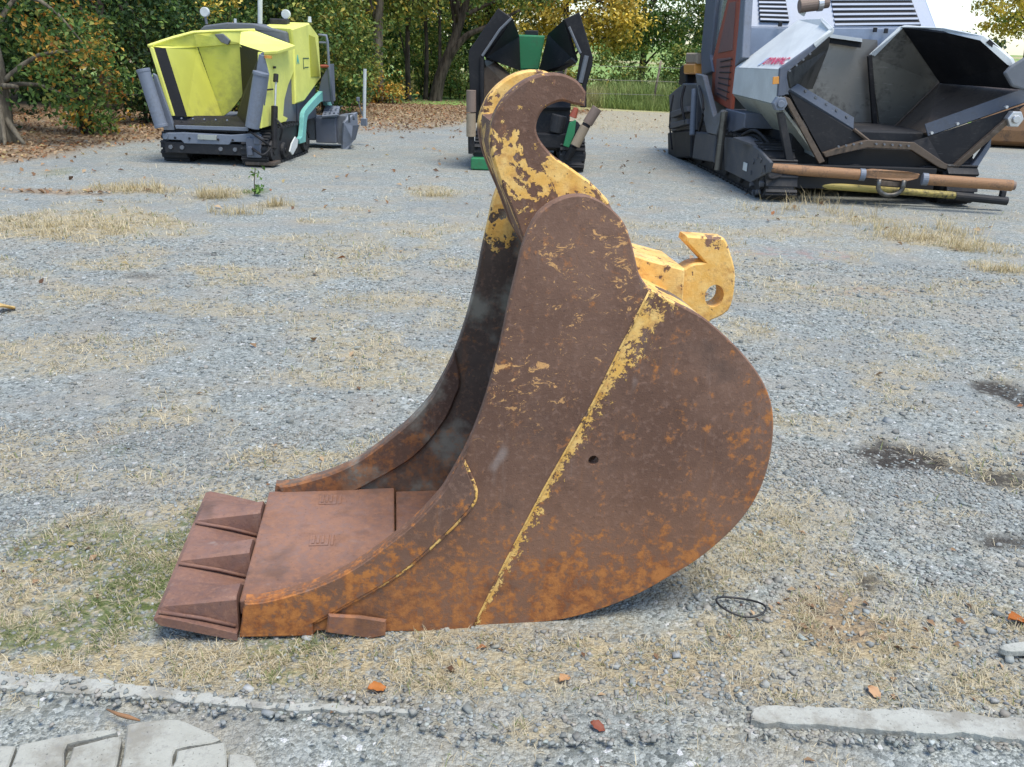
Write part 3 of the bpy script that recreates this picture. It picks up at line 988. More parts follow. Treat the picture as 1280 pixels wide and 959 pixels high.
    tree('tree', 'olive tree with low boughs left of the yellow tree', (-1.5, 39.0), [(0, 0, -.1), (.1, 0, 1.5), (0, .1, 3.4), (.1, 0, 6)], .2,
         [((0, 0, 4.6), (2.2, 1.8, 2.0), 4200), ((-.6, 0, 2.9), (1.4, 1, .8), 1000)], .16, OLIVE, YELLOW, .25, BARK, g2)
    tree('tree', 'green tree with drooping boughs right of the yellow tree', (5.0, 40.0), [(0, 0, -.1), (.1, 0, 1.5), (0, .1, 3.4), (.1, 0, 6)], .18,
         [((0, 0, 4.2), (2.0, 1.6, 1.9), 4800), ((-.8, -.5, 2.2), (1.0, .8, .85), 1800), ((.9, 0, 2.5), (1.0, .8, .75), 1500)], .15, GREEN, OLIVE, .35, BARK, g2)
    tree('tree', 'dark green tree hanging over the fence beside the big grey machine', (7.2, 33.0), [(0, 0, -.1), (.1, 0, 1.5), (-.1, .1, 3.4), (-.2, 0, 6)], .2,
         [((-.3, 0, 4.0), (1.9, 1.4, 1.7), 4200), ((-.9, -.3, 2.35), (.55, .6, .6), 750), ((.2, 0, 2.2), (.7, .7, .9), 900)], .13, GREEN, OLIVE, .3, BARK, g2)
    tree('tree', 'yellow tree rising behind the louvred hood of the big machine', (22.3, 42.0), [(0, 0, -.1), (.1, 0, 1.5), (0, .1, 3.4), (.1, 0, 7)], .22,
         [((-.6, 0, 4.8), (2.0, 1.8, 2.0), 5200)], .18, YELLOW, OLIVE, .1, BARK, g2)
    tree('tree', 'green tree against the pale sky at the right edge', (33.6, 55.0), [(0, 0, -.1), (.1, 0, 1.5), (0, .1, 2.4), (.1, 0, 4)], .22,
         [((0, 0, 2.6), (2.6, 1.8, 1.5), 4200), ((-1.6, 0, 1.8), (1.2, 1, .9), 1300)], .2, OLIVE, GREEN, .4, BARK, g2)
    for s in (('pale green bush in the tall grass left of the fence post', (3.4, 33.5), 1.7, 1.2, .8, 2200, .12, OLIVE, GREEN, .4), ('round green bush beyond the fence near the big machine', (6.3, 36.5), 2.2, 1.3, .9, 2600, .13, GREEN, OLIVE, .5),
              ('straggly green weed bush in front of the fence', (5.2, 28.0), 1.0, .5, .4, 700, .09, OLIVE, GREEN, .4), ('olive bush under the yellow tree', (.6, 34.0), 1.9, 1.5, .9, 2600, .13, OLIVE, YELLOW, .3)):
        shrub(*s, group='bushes along the fence')
    # far wood, one mass
    Ps = []
    blobs = []
    for i in range(54):
        x = -60 + i * 4.6 + rng.normal(0, 1)
        y = 190 + rng.normal(0, 12)
        h = rng.uniform(3.2, 6.0)
        blobs.append(((x, y, 2.6 + h * .5), (rng.uniform(2.5, 4.2), 2.5, h * .6), 420))
    V, F, C, _ = crown_leaves(blobs, .75, HAZEGREEN, OLIVE, .15, .7)
    o = link('far_wood', np_mesh('far_wood', V, F, C), None, LEAF)
    tag(o, 'far wood along the horizon beyond the meadow, leaves tinted blue as haze', 'wood', kind='stuff')


make_woods()


def make_fence():
    root = empty('wire_fence', (0, 28.6, 0))
    tag(root, 'old wire fence with thin leaning posts in the tall grass', 'fence')
    wood = bark('fence_wood', (.10, .08, .06), (.24, .2, .15))
    xs = [-1.6, 1.2, 4.05, 6.9, 9.8]
    for k, x in enumerate(xs):
        MB().path([(x, 0, -.1), (x + .06, 0, .7), (x + .16 + .05 * math.sin(k * 3), 0, 1.45)], .035, 7).build('post', wood, root, smooth=True)
    wire = plain('fence_wire', (.2, .19, .18), .6, .6)
    for z in (.45, .85, 1.25):
        MB().path([(x + .06 + .08 * (z - .4), -.045, z - (.03 if k % 2 else 0)) for k, x in enumerate(xs)], .006, 5).build('wire', wire, root)


make_fence()

# weed in the yard
wr = empty('weed_plant', ((-2.942, 9.873)[0], (-2.942, 9.873)[1], 0))
tag(wr, 'single green weed growing in the gravel before the yellow machine', 'weed')
V, F, C, _ = crown_leaves([((0, 0, .12), (.10, .08, .12), 46), ((.03, 0, .24), (.04, .04, .08), 14)], .055, [((.10, .20, .04), 2), ((.16, .27, .06), 1)], [((.2, .25, .08), 1)], .2, .03)
link('foliage', np_mesh('foliage', V, F, C), wr, LEAF)
MB().path([(0, 0, -.02), (.01, 0, .15), (.03, 0, .3)], .006, 5).build('stem', BARK2, wr)


# ------------------------------------------------------------------ rusty excavator bucket
def rust(name, paint_fn=None, orange=1.0, dark=0.0, flakes=0.0, base=((.130, .069, .045), (.215, .122, .082))):
    """brown rust with orange bloom, scuffs and remains of yellow paint; paint_fn(n) gives the paint mask 0..1"""
    n = NT(name)
    x, y, z = n.xyz()
    big = n.noise(2.2, 5, .6); mid = n.noise(9, 6, .62); fine = n.noise(60, 5, .65)
    c = n.mix(n.step(big, .32, .68), base[0], base[1])
    c = n.mix(n.m('MULTIPLY', n.step(mid, .5, .72), .5), c, tuple(q * .62 for q in base[0]))
    c = n.mix(n.m('MULTIPLY', n.step(fine, .50, .68), .5), c, (.27, .165, .12))
    scr = n.noise(22, 4, .6, vec=n.mapping((1, 1, .12), (0, .7, 0)))
    c = n.mix(n.m('MULTIPLY', n.step(scr, .60, .72), .28), c, (.30, .22, .18))
    c = n.mix(n.m('MULTIPLY', n.step(n.noise(95, 3, .6), .60, .70), .45), c, (.055, .036, .03))
    c = n.mix(n.m('MULTIPLY', n.step(z, .62, .05), .38 * orange), c, (.24, .105, .045))
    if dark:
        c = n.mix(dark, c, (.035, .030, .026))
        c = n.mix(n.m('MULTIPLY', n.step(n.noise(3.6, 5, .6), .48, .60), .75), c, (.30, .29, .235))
    # orange bloom low down and at random
    low = n.m('MAXIMUM', n.step(z, .50, .02), n.m('MULTIPLY', n.step(x, 1.36, 1.5), .55))
    f2 = n.noise(26, 5, .7)
    om = n.m('ADD', n.m('ADD', n.m('MULTIPLY', mid, .22), n.m('MULTIPLY', f2, .40)), n.m('ADD', n.m('MULTIPLY', fine, .34), n.m('MULTIPLY', low, .12)))
    rst = n.mix(n.step(f2, .35, .65), (.22, .072, .024), (.44, .17, .045))
    run = n.noise(12, 5, .7, vec=n.mapping((2.2, 2.2, .35)))
    om = n.m('ADD', om, n.m('MULTIPLY', n.m('SUBTRACT', run, .5), .22))
    c = n.mix(n.m('MULTIPLY', n.step(om, .515, .62), .92 * orange), c, rst)
    c = n.mix(n.m('MULTIPLY', n.step(n.noise(4.3, 5, .6), .56, .70), .45), c, (.062, .045, .038))
    st = n.noise(5, 4, .6, vec=n.mapping((7, 7, .7)))
    c = n.mix(n.m('MULTIPLY', n.step(st, .58, .74), .30 * orange), c, (.29, .12, .04))
    # grey scuffs
    sc = n.noise(7, 3, .5, vec=n.mapping((1, 1, .45), (0, .35, 0)), dist=.4)
    c = n.mix(n.m('MULTIPLY', n.step(sc, .68, .76), .45), c, (.33, .28, .25))
    rgh = n.m('ADD', .62, n.m('MULTIPLY', mid, .25))
    hgt = n.m('ADD', n.m('MULTIPLY', fine, .5), n.m('MULTIPLY', n.noise(220, 3), .3))
    if flakes:
        fl = n.noise(26, 5, .8, vec=n.mapping((1, 1, 1.5)), dist=1.0)
        reg = n.noise(2.7, 2, .5, vec=n.mapping(loc=(3, 1, 2)))
        fm = n.m('MULTIPLY', n.step(n.m('ADD', fl, n.m('MULTIPLY', reg, .30)), .738, .758), n.step(z, .52, .80))
        c = n.mix(n.m('MULTIPLY', fm, flakes), c, n.mix(fine, (.62, .30, .12), (.74, .44, .16)))
    if paint_fn:
        pm = paint_fn(n)
        yel = n.mix(n.step(n.noise(26, 5, .6), .35, .7), (.76, .43, .10), (.85, .56, .19))
        yel = n.mix(n.m('MULTIPLY', n.step(n.noise(3, 4), .5, .7), .4), yel, (.80, .56, .24))
        spots = n.step(n.noise(34, 3, .6), .645, .665)
        pm = n.m('MULTIPLY', pm, n.m('SUBTRACT', 1.0, spots))
        yel = n.mix(n.m('MULTIPLY', n.step(n.noise(16, 6, .75), .50, .66), .55), yel, (.42, .17, .05))
        yel = n.mix(n.m('MULTIPLY', n.step(n.noise(70, 4, .7), .55, .66), .35), yel, (.35, .22, .10))
        c = n.mix(pm, c, yel)
        rgh = n.m('SUBTRACT', rgh, n.m('MULTIPLY', pm, .22))
        hgt = n.m('ADD', hgt, n.m('MULTIPLY', pm, .7))
    n.bump(hgt, .7, .004)
    return n.done(c, rgh, 0, .35)


def band_right_of_seam(n):
    x, y, z = n.xyz()
    d = n.m('SUBTRACT', x, n.m('ADD', .674, n.m('MULTIPLY', z, .4356)))
    wid = n.m('ADD', .034, n.m('MULTIPLY', n.m('POWER', n.m('MAXIMUM', z, 0.0), 3.0), .11))
    r = n.m('DIVIDE', d, wid)
    ns = n.m('MULTIPLY', n.m('SUBTRACT', n.m('ADD', n.m('MULTIPLY', n.noise(38, 5, .8), .75), n.m('MULTIPLY', n.noise(9, 3), .25)), .5), 5.5)
    return n.m('MULTIPLY', n.m('MULTIPLY', n.step(n.m('SUBTRACT', n.m('ADD', .85, ns), r), .30, .42), n.step(z, 1.15, 1.08)), n.m('GREATER_THAN', d, -.004))


def hook_paint(n):
    x, y, z = n.xyz()
    a = n.noise(9, 6, .68, vec=n.mapping((1, 1.6, 1), loc=(.3, .1, .55)), dist=.8)
    b = n.noise(34, 4, .7)
    v = n.m('ADD', n.m('MULTIPLY', a, .78), n.m('MULTIPLY', b, .22))
    low = n.m('MULTIPLY', n.step(z, 1.47, 1.38), n.step(z, 1.14, 1.24))
    fl = n.step(n.noise(42, 4, .7), .655, .675)
    return n.m('MAXIMUM', n.m('MULTIPLY', fl, .8), n.step(n.m('ADD', v, n.m('MULTIPLY', low, .078)), .575, .590))


def far_hook_paint(n):
    x, y, z = n.xyz()
    return n.m('MULTIPLY', n.step(n.noise(13, 5, .65), .60, .57), n.step(z, 1.39, 1.42))


def ear_paint(n):
    return n.step(n.m('ADD', n.m('MULTIPLY', n.noise(11, 6, .7), .7), n.m('MULTIPLY', n.noise(45, 4, .7), .3)), .60, .575)


def inner_paint(n):
    x, y, z = n.xyz()
    return n.m('MULTIPLY', n.step(n.m('ADD', n.noise(10, 5, .65), n.m('MULTIPLY', n.step(z, .86, 1.02), .2)), .64, .665), n.step(z, .80, .92))


def seam_paint(n):
    return n.step(n.noise(16, 4, .6), .40, .46)


def lowseam_paint(n):
    x, y, z = n.xyz()
    return n.m('MULTIPLY', n.step(n.noise(24, 5, .7), .48, .54), n.step(x, .34, .5))


R_SIDE = rust('rust_side', band_right_of_seam, 1.0)
R_FRONT = rust('rust_front_plate', None, .9, 0, .9)
R_STRIP = rust('rust_cutter', None, 1.15, 0, .25, ((.12, .07, .05), (.20, .125, .095)))
R_HOOK = rust('rust_hook', hook_paint, .3)
R_HOOK2 = rust('rust_far_hook', far_hook_paint, .3)
R_EAR = rust('rust_ear', ear_paint, .3)
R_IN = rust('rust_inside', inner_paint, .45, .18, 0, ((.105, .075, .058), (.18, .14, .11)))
R_FLOOR = rust('rust_floor', None, .22, 0, 0, ((.145, .082, .062), (.25, .155, .125)))
R_TEETH = rust('rust_teeth', None, .12, 0, 0, ((.15, .083, .066), (.25, .150, .122)))
R_STRIP2 = rust('rust_inner_strip', None, .6, .15, 0, ((.095, .056, .042), (.16, .10, .075)))
R_PAD = rust('rust_pad', None, .55, 0, 0, ((.16, .085, .062), (.25, .145, .115)))
R_SEAM = rust('rust_seam', seam_paint, .8)
R_SEAM2 = rust('rust_low_seam', lowseam_paint, 1.2)

SIDE = [(0.003, 0.014), (0.024, 0.13), (0.078, 0.132), (0.163, 0.153), (0.248, 0.183), (0.334, 0.229), (0.42, 0.294), (0.505, 0.368), (0.572, 0.446), (0.599, 0.489),
        (0.656, 0.605), (0.701, 0.739), (0.735, 0.887), (0.755, 1.002), (0.772, 1.087), (0.786, 1.155), (0.808, 1.213), (0.836, 1.249), (0.878, 1.275), (0.921, 1.284), (0.958, 1.279),
        (1.003, 1.255), (1.044, 1.215), (1.065, 1.171), (1.08, 1.128), (1.095, 1.083), (1.117, 1.052), (1.167, 1.02), (1.24, 0.985), (1.304, 0.949), (1.393, 0.875), (1.465, 0.798),
        (1.511, 0.724), (1.534, 0.647), (1.541, 0.549), (1.529, 0.445), (1.494, 0.353), (1.438, 0.274), (1.36, 0.197), (1.278, 0.14), (1.174, 0.077), (1.07, 0.034), (0.953, 0.003), (0.814, -0.008),
        (0.655, -0.018), (0.419, 0.002), (0.22, 0.017), (0.211, 0.006)]
SEAM = [(1.127, 1.04), (1.061, 0.883), (0.993, 0.717), (0.871, 0.462), (0.764, 0.218), (0.67, -0.014)]
STRIP = [(0.639, 0.559), (0.666, 0.494), (0.676, 0.452), (0.661, 0.409), (0.589, 0.325), (0.461, 0.203), (0.322, 0.113), (0.213, 0.048)]
BW = 0.76


def make_bucket():
    root = empty('excavator_bucket', ((-0.762, 2.104)[0], (-0.762, 2.104)[1], 0.0), 0.14)
    tag(root, 'big rusty brown excavator bucket with yellow paint remains and hooked top', 'bucket')
    side = smooth_poly(SIDE, 4, (0, 1, 26, 45, 46, 47))
    hole = [(1.012 + .015 * math.cos(a), .539 + .015 * math.sin(a)) for a in np.linspace(0, 2 * math.pi, 17)[:-1]]
    prism(inset(side, .0015), .012, .042, .004, [hole]).build('side_plate', R_SIDE, root)
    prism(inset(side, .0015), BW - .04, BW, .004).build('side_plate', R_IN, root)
    # thicker front part of the near side, left of the painted seam
    front = smooth_poly([SIDE[i] for i in range(0, 27)], 4, (0, 1), False) + [SEAM[0], SEAM[1], SEAM[2], SEAM[3], SEAM[4], SEAM[5]] + [SIDE[45], SIDE[46], SIDE[47]]
    fp = prism(front, 0.0, .0115, .004)
    fp.build('front_side_plate', R_FRONT, root).data.materials
    s_in = smooth_poly([(p[0] + .001, p[1]) for p in SEAM], 3, (), False)
    MB().path([(p[0] + .002, .0085, p[1]) for p in s_in], .0055, 8).build('weld_seam', R_SEAM, root, smooth=True)
    # cutter strip along the leading edge
    lead = smooth_poly(SIDE[0:11], 4, (0, 1), False)
    st = smooth_poly(STRIP, 4, (), False)
    strip = lead + st + [SIDE[47]]
    prism(strip, -.009, -.0005, .005).build('cutter_strip', R_STRIP, root)
    MB().path([(p[0] + .002, -.0012, p[1] - .001) for p in st], .0058, 8).build('weld_seam', R_SEAM2, root, smooth=True)
    # the same strip inside the far wall
    fl = [(p[0], p[1]) for p in lead if p[0] > .03]
    ist = smooth_poly([(.665, .64), (.685, .52), (.668, .455), (.625, .36), (.525, .235), (.38, .14), (.262, .085), (.06, .06)], 4, (), False)
    prism(fl + [(.66, .62)] + ist, BW - .054, BW - .041, .006).build('cutter_strip', R_STRIP2, root)
    # wear pad low on the near side
    prism([(0.258, 0.087), (0.346, 0.076), (0.422, 0.058), (0.419, 0.005), (0.377, -0.004), (0.248, 0.026)], -.024, -.0095, .005).build('wear_pad', R_PAD, root)
    # shell wrapped round the back
    path = [SIDE[i] for i in range(47, 14, -1)]
    path = [(.012, .012)] + path[2:]
    path = smooth_poly(path, 3, (), False)
    n_ = len(path)
    out = inset(path, 0.0)
    loop_in = []
    for i, p in enumerate(path):
        a = Vector(path[max(0, i - 1)]); b = Vector(path[min(n_ - 1, i + 1)])
        t = (b - a).normalized(); nr = Vector((-t.y, t.x))
        k_ = min(1.0, max(0.0, (p[1] - 1.04) / .08)); k_ = .005 + .06 * k_ * k_ * (3 - 2 * k_)
        loop_in.append((Vector(p) + nr * k_, Vector(p) + nr * (k_ + .029)))
    mb = MB()
    for (po, pi) in loop_in:
        for w in (.03, BW - .03):
            mb.v += [(po.x, w, po.y), (pi.x, w, pi.y)]
    for i in range(n_ - 1):
        a = i * 4; b = a + 4
        mb.f += [(a, b, b + 2, a + 2), (a + 1, a + 3, b + 3, b + 1), (a, a + 1, b + 1, b), (a + 2, b + 2, b + 3, a + 3)]
    mb.f += [(0, 2, 3, 1), ((n_ - 1) * 4, (n_ - 1) * 4 + 1, (n_ - 1) * 4 + 3, (n_ - 1) * 4 + 2)]
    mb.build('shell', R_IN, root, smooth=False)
    # floor plates
    MB().box((.2245, BW / 2, .080), (.447, BW - .085, .05)).build('floor_plate', R_FLOOR, root, .006)
    MB().box((.60, BW / 2, .066), (.294, BW - .09, .05)).build('floor_plate', R_FLOOR, root, .006)
    MB().box((.05, BW / 2, .025), (.085, BW - .09, .046)).build('lip', R_FLOOR, root, .006)
    # cast marks on the floor
    for (u, w, rz) in ((.205, .36, .02), (.215, .635, .0)):
        mk = MB().box((u, w, .106), (.062, .066, .006)).build('cast_mark', R_FLOOR, root, .002)
        for k in range(3):
            MB().box((u - .018 + k * .015, w, .1105), (.009, .050, .005)).build('rib', R_FLOOR, mk, .001)
        MB().box((u + .042, w, .106), (.010, .066, .005)).build('cast_mark', R_FLOOR, root, .002)
    # three bolt-on teeth forming one saw-tooth edge
    NU = 9
    for k in range(3):
        w0 = .002 + k * (BW - .004) / 3; W = (BW - .004) / 3 - .001
        # rear section (w, ztop)
        sec = [(0.0, .018), (.020, .022), (.026, .118), (.040, .126), (.105, .122), (.14, .092), (.185, .050), (W, .026)]
        if k == 0: sec[0] = (-.012, .030)
        mb = MB()
        m = len(sec)
        for i in range(NU):
            t = i / (NU - 1)                     # 0 rear, 1 tip
            u = -.003 - .239 * t + (.014 * (t > .99))
            bend = (1 - t) ** 1.15
            for (w, z) in sec:
                zt = z * bend + (.098 - .012 * (t > .99)) * (1 - bend)
                ww = w * (1 - .0) + (.012 * t if (k == 0 and w < .03) else 0)
                dent = -.011 * math.exp(-((t - .42) / .16) ** 2 - ((w - .09) / .028) ** 2)
                mb.v.append((u, w0 + ww, zt + dent))
            for (w, z) in sec:
                zb = .004 * (1 - t) + (.070 + .010 * (t > .99)) * t
                ww = w + (.012 * t if (k == 0 and w < .03) else 0)
                mb.v.append((u, w0 + ww, zb))
        for i in range(NU - 1):
            a = i * 2 * m; b = a + 2 * m
            for j in range(m - 1):
                mb.f.append((a + j, a + j + 1, b + j + 1, b + j))
                mb.f.append((a + m + j, b + m + j, b + m + j + 1, a + m + j + 1))
            mb.f += [(a, b, b + m, a + m), (a + m - 1, a + 2 * m - 1, b + 2 * m - 1, b + m - 1)]
        e = (NU - 1) * 2 * m
        for j in range(m - 1):
            mb.f.append((j, m + j, m + j + 1, j + 1))
            mb.f.append((e + j, e + j + 1, e + m + j + 1, e + m + j))
        mb.build('tooth', R_TEETH, root, .005)
        MB().path([(-.010, w0 + .020, .034), (-.10, w0 + .016, .068), (-.215, w0 + .012, .099)], .006, 6).build('weld_seam', R_TEETH, root, smooth=True)
    # two hooks
    hk = [(0.967, 1.485), (0.968, 1.521), (0.945, 1.547), (0.914, 1.562), (0.884, 1.566), (0.847, 1.562), (0.803, 1.544), (0.759, 1.508), (0.731, 1.465), (0.717, 1.415),
          (0.718, 1.378), (0.731, 1.327), (0.755, 1.268), (0.781, 1.212), (0.819, 1.117), (.86, 1.05), (1.02, 1.08), (1.078, 1.185), (1.045, 1.243),
          (0.998, 1.286), (0.965, 1.308), (0.927, 1.333), (0.894, 1.353), (0.867, 1.377), (0.847, 1.402), (0.839, 1.426), (0.843, 1.451), (0.857, 1.475), (0.882, 1.49), (0.907, 1.496), (0.938, 1.489)]
    hk = smooth_poly(hk, 4, (0, 1, 14, 15, 16, 17, 18))
    prism(hk, .200, .262, .006).build('hook', R_HOOK, root)
    prism(hk, .520, .582, .006).build('hook', R_HOOK2, root)
    # wrapper plate between the hooks
    wp = smooth_poly([(.724, 1.437), (.722, 1.40), (.724, 1.365), (.737, 1.32), (.762, 1.262), (.790, 1.20), (.826, 1.11)], 3, (), False)
    mb = MB()
    q = [(p[0] + .038, p[1] + .006) for p in wp]
    prism(wp + list(reversed(q)), .2635, .5185, .004).build('wrapper_plate', R_HOOK, root)
    # rear ear with pin hole, standing on the back of the shell
    ew = .345
    pts = [(1.441, 0.849), (1.492, 0.88), (1.503, 0.944), (1.495, 1.016), (1.461, 1.094), (1.45, 1.108), (1.33, 1.115), (1.327, 1.098),
           (1.397, 1.033), (1.362, 1.029), (1.332, 1.011), (1.299, 0.98), (1.284, 0.953), (1.293, 0.908)]
    pts = smooth_poly(pts + [(1.30, .86), (1.40, .80)], 3, (0, 4, 5, 6, 7, 8, 13, 14, 15))
    hc = (1.44, 0.928)
    hh = [(hc[0] + .030 * math.cos(a), hc[1] + .036 * math.sin(a)) for a in np.linspace(0, 2 * math.pi, 25)[:-1]]
    prism(pts, ew, ew + .07, .006, [hh]).build('rear_ear', R_EAR, root)
    # web plate between ear and neck
    web = [(1.105, 1.02), (1.125, 1.085), (1.19, 1.064), (1.305, 1.035), (1.31, .93), (1.2, .985)]
    prism(web, .25, .50, .006).build('web_plate', R_EAR, root)
    return root


make_bucket()


# ------------------------------------------------------------------ machines
LIME = paint('lime_yellow_paint', (.78, .78, .17), .35, .3, (.42, .40, .14))
LIMEIN = paint('lime_hopper_inside', (.60, .61, .11), .45, .6, (.24, .235, .09), 0.9)
LIMEDK = paint('lime_mesh_cover', (.42, .42, .04), .5, .3, (.2, .19, .06))
TURQ = paint('turquoise_paint', (.17, .46, .42), .4, .25)
GREYB = paint('blue_grey_paint', (.10, .115, .15), .4, .4, (.1, .09, .08))
GREYL = paint('light_blue_grey_paint', (.165, .19, .235), .4, .45, (.09, .09, .09))
FLANK = paint('dusty_dark_grey_flank', (.075, .08, .09), .5, .6, (.13, .115, .10), 4.0)
HOODB = paint('pale_blue_hood_paint', (.27, .325, .42), .34, .3, (.18, .20, .24))
GREYM = paint('mid_grey_paint', (.14, .152, .17), .45, .55, (.1, .09, .075))
DARK_ = paint('dark_machine_steel', (.022, .023, .026), .5, .5, (.06, .052, .045), spec=.3)
RUBBER_SHADE = paint('black_rubber_and_shade', (.012, .012, .014), .5, .45, (.04, .037, .034), spec=.3)
STEEL = paint('worn_hopper_steel', (.16, .155, .14), .30, .9, (.03, .027, .024), 1.3, .75)
STEELL = paint('silver_highlight_steel', (.27, .26, .24), .32, .9, (.05, .045, .04), 1.5, .55)  # lighter hopper steel, rear wall highlight put into the colour
STEELB = paint('brown_worn_steel', (.14, .105, .078), .38, .85, (.04, .03, .025), 2.2, .4)
BLUEST = paint('blue_worn_steel', (.05, .065, .09), .5, .45, (.04, .04, .04), 2.5, .0)
ROLL = paint('orange_brown_roller', (.31, .165, .078), .55, .9, (.12, .075, .05), 5.0)
ROLLD = paint('dull_brown_roller', (.22, .16, .125), .55, .6, (.12, .09, .07), 3.5)
ROLLT = paint('tan_roller', (.32, .25, .17), .55, .6, (.16, .12, .08), 3.5)
GREEN_ = paint('green_machine_paint', (.02, .20, .075), .38, .45, (.05, .07, .04))
REDP = paint('dull_red_paint', (.33, .075, .04), .45, .4, (.14, .07, .05))
REDM = paint('red_mesh_door', (.19, .10, .085), .6, .5, (.1, .07, .06))
WHITE = paint('off_white_paint', (.62, .65, .64), .35, .3, (.36, .36, .32))
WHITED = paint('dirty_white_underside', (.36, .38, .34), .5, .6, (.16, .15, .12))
CHROME = paint('bright_steel', (.6, .6, .6), .3, .2, metal=.8)
YELB = paint('yellow_black_bar', (.40, .32, .09), .5, 1.0, (.03, .028, .026), 3.0)
ORGP = paint('orange_lamp', (.65, .28, .05), .4, .2)
BLACKV = plain('black_void', (.012, .012, .013), .8)
PRINTR = plain('red_print', (.52, .03, .10), .5)
PRINTT = plain('teal_print', (.08, .42, .33), .5)
PRINTD = plain('dark_green_print', (.04, .10, .05), .5)
PRINTB = plain('pale_blue_print', (.35, .42, .55), .5)
YSIDE = (1, 0, 0)


def side_prism(pts, x0, x1, bev=.006):
    """profile given as (x,y,z) points of a side view, extruded in x"""
    return prism([(p[1], p[2]) for p in pts], x0, x1, bev, to3=lambda u, w, z: (w, u, z))


def track(root, x0, x1, loop, mat_belt, mat_shoe, shoe, gap, mats_wheel):
    L = smooth_poly(loop, 5, ())
    prism(L, x0 + .03, x1 - .03, .01, to3=lambda u, w, z: (w, u, z)).build('track_frame', mat_belt, root)
    P = [Vector(p) for p in L] + [Vector(L[0])]
    acc, nxt = 0.0, 0.0
    me = None
    for a, b in zip(P[:-1], P[1:]):
        d = (b - a); l = d.length
        while nxt <= acc + l - 1e-6:
            q = a + d * ((nxt - acc) / max(l, 1e-6))
            if me is None:
                o = MB().box((0, 0, 0), (x1 - x0, shoe, .035)).box((0, shoe * .25, .025), (x1 - x0, .02, .03)).build('track_shoe', mat_shoe, root)
                me = o.data
            else:
                o = link('track_shoe', me, root)
            o.location = ((x0 + x1) / 2, q.x, q.y)
            o.rotation_euler = (math.atan2(d.y, d.x), 0, 0)
            nxt += gap
        acc += l
    for (y, z, r) in mats_wheel:
        for x in (x0 + .005, x1 - .005):
            s = -1 if x < (x0 + x1) / 2 else 1
            MB().tube((x - .02 * s, y, z), (x + .02 * s, y, z), r, r * .92, 18).tube((x + .02 * s, y, z), (x + .035 * s, y, z), r * .35, None, 10).build('track_wheel', mat_shoe, root, .004)


def text_mesh(txt, size, o, xd, yd, mat, parent, name='lettering', weight=.0):
    cu = bpy.data.curves.new('t', 'FONT')
    cu.body = txt
    cu.size = size
    cu.extrude = .0015
    cu.offset = weight
    ob = bpy.data.objects.new('t', cu)
    col.objects.link(ob)
    me = bpy.data.meshes.new_from_object(ob)
    bpy.data.objects.remove(ob)
    xd = Vector(xd).normalized(); yd = Vector(yd); yd = (yd - xd * yd.dot(xd)).normalized()
    zd = xd.cross(yd)
    me.transform(Matrix(((xd.x, yd.x, zd.x, o[0]), (xd.y, yd.y, zd.y, o[1]), (xd.z, yd.z, zd.z, o[2]), (0, 0, 0, 1))))
    me.materials.clear()
    return link(name, me, parent, mat)


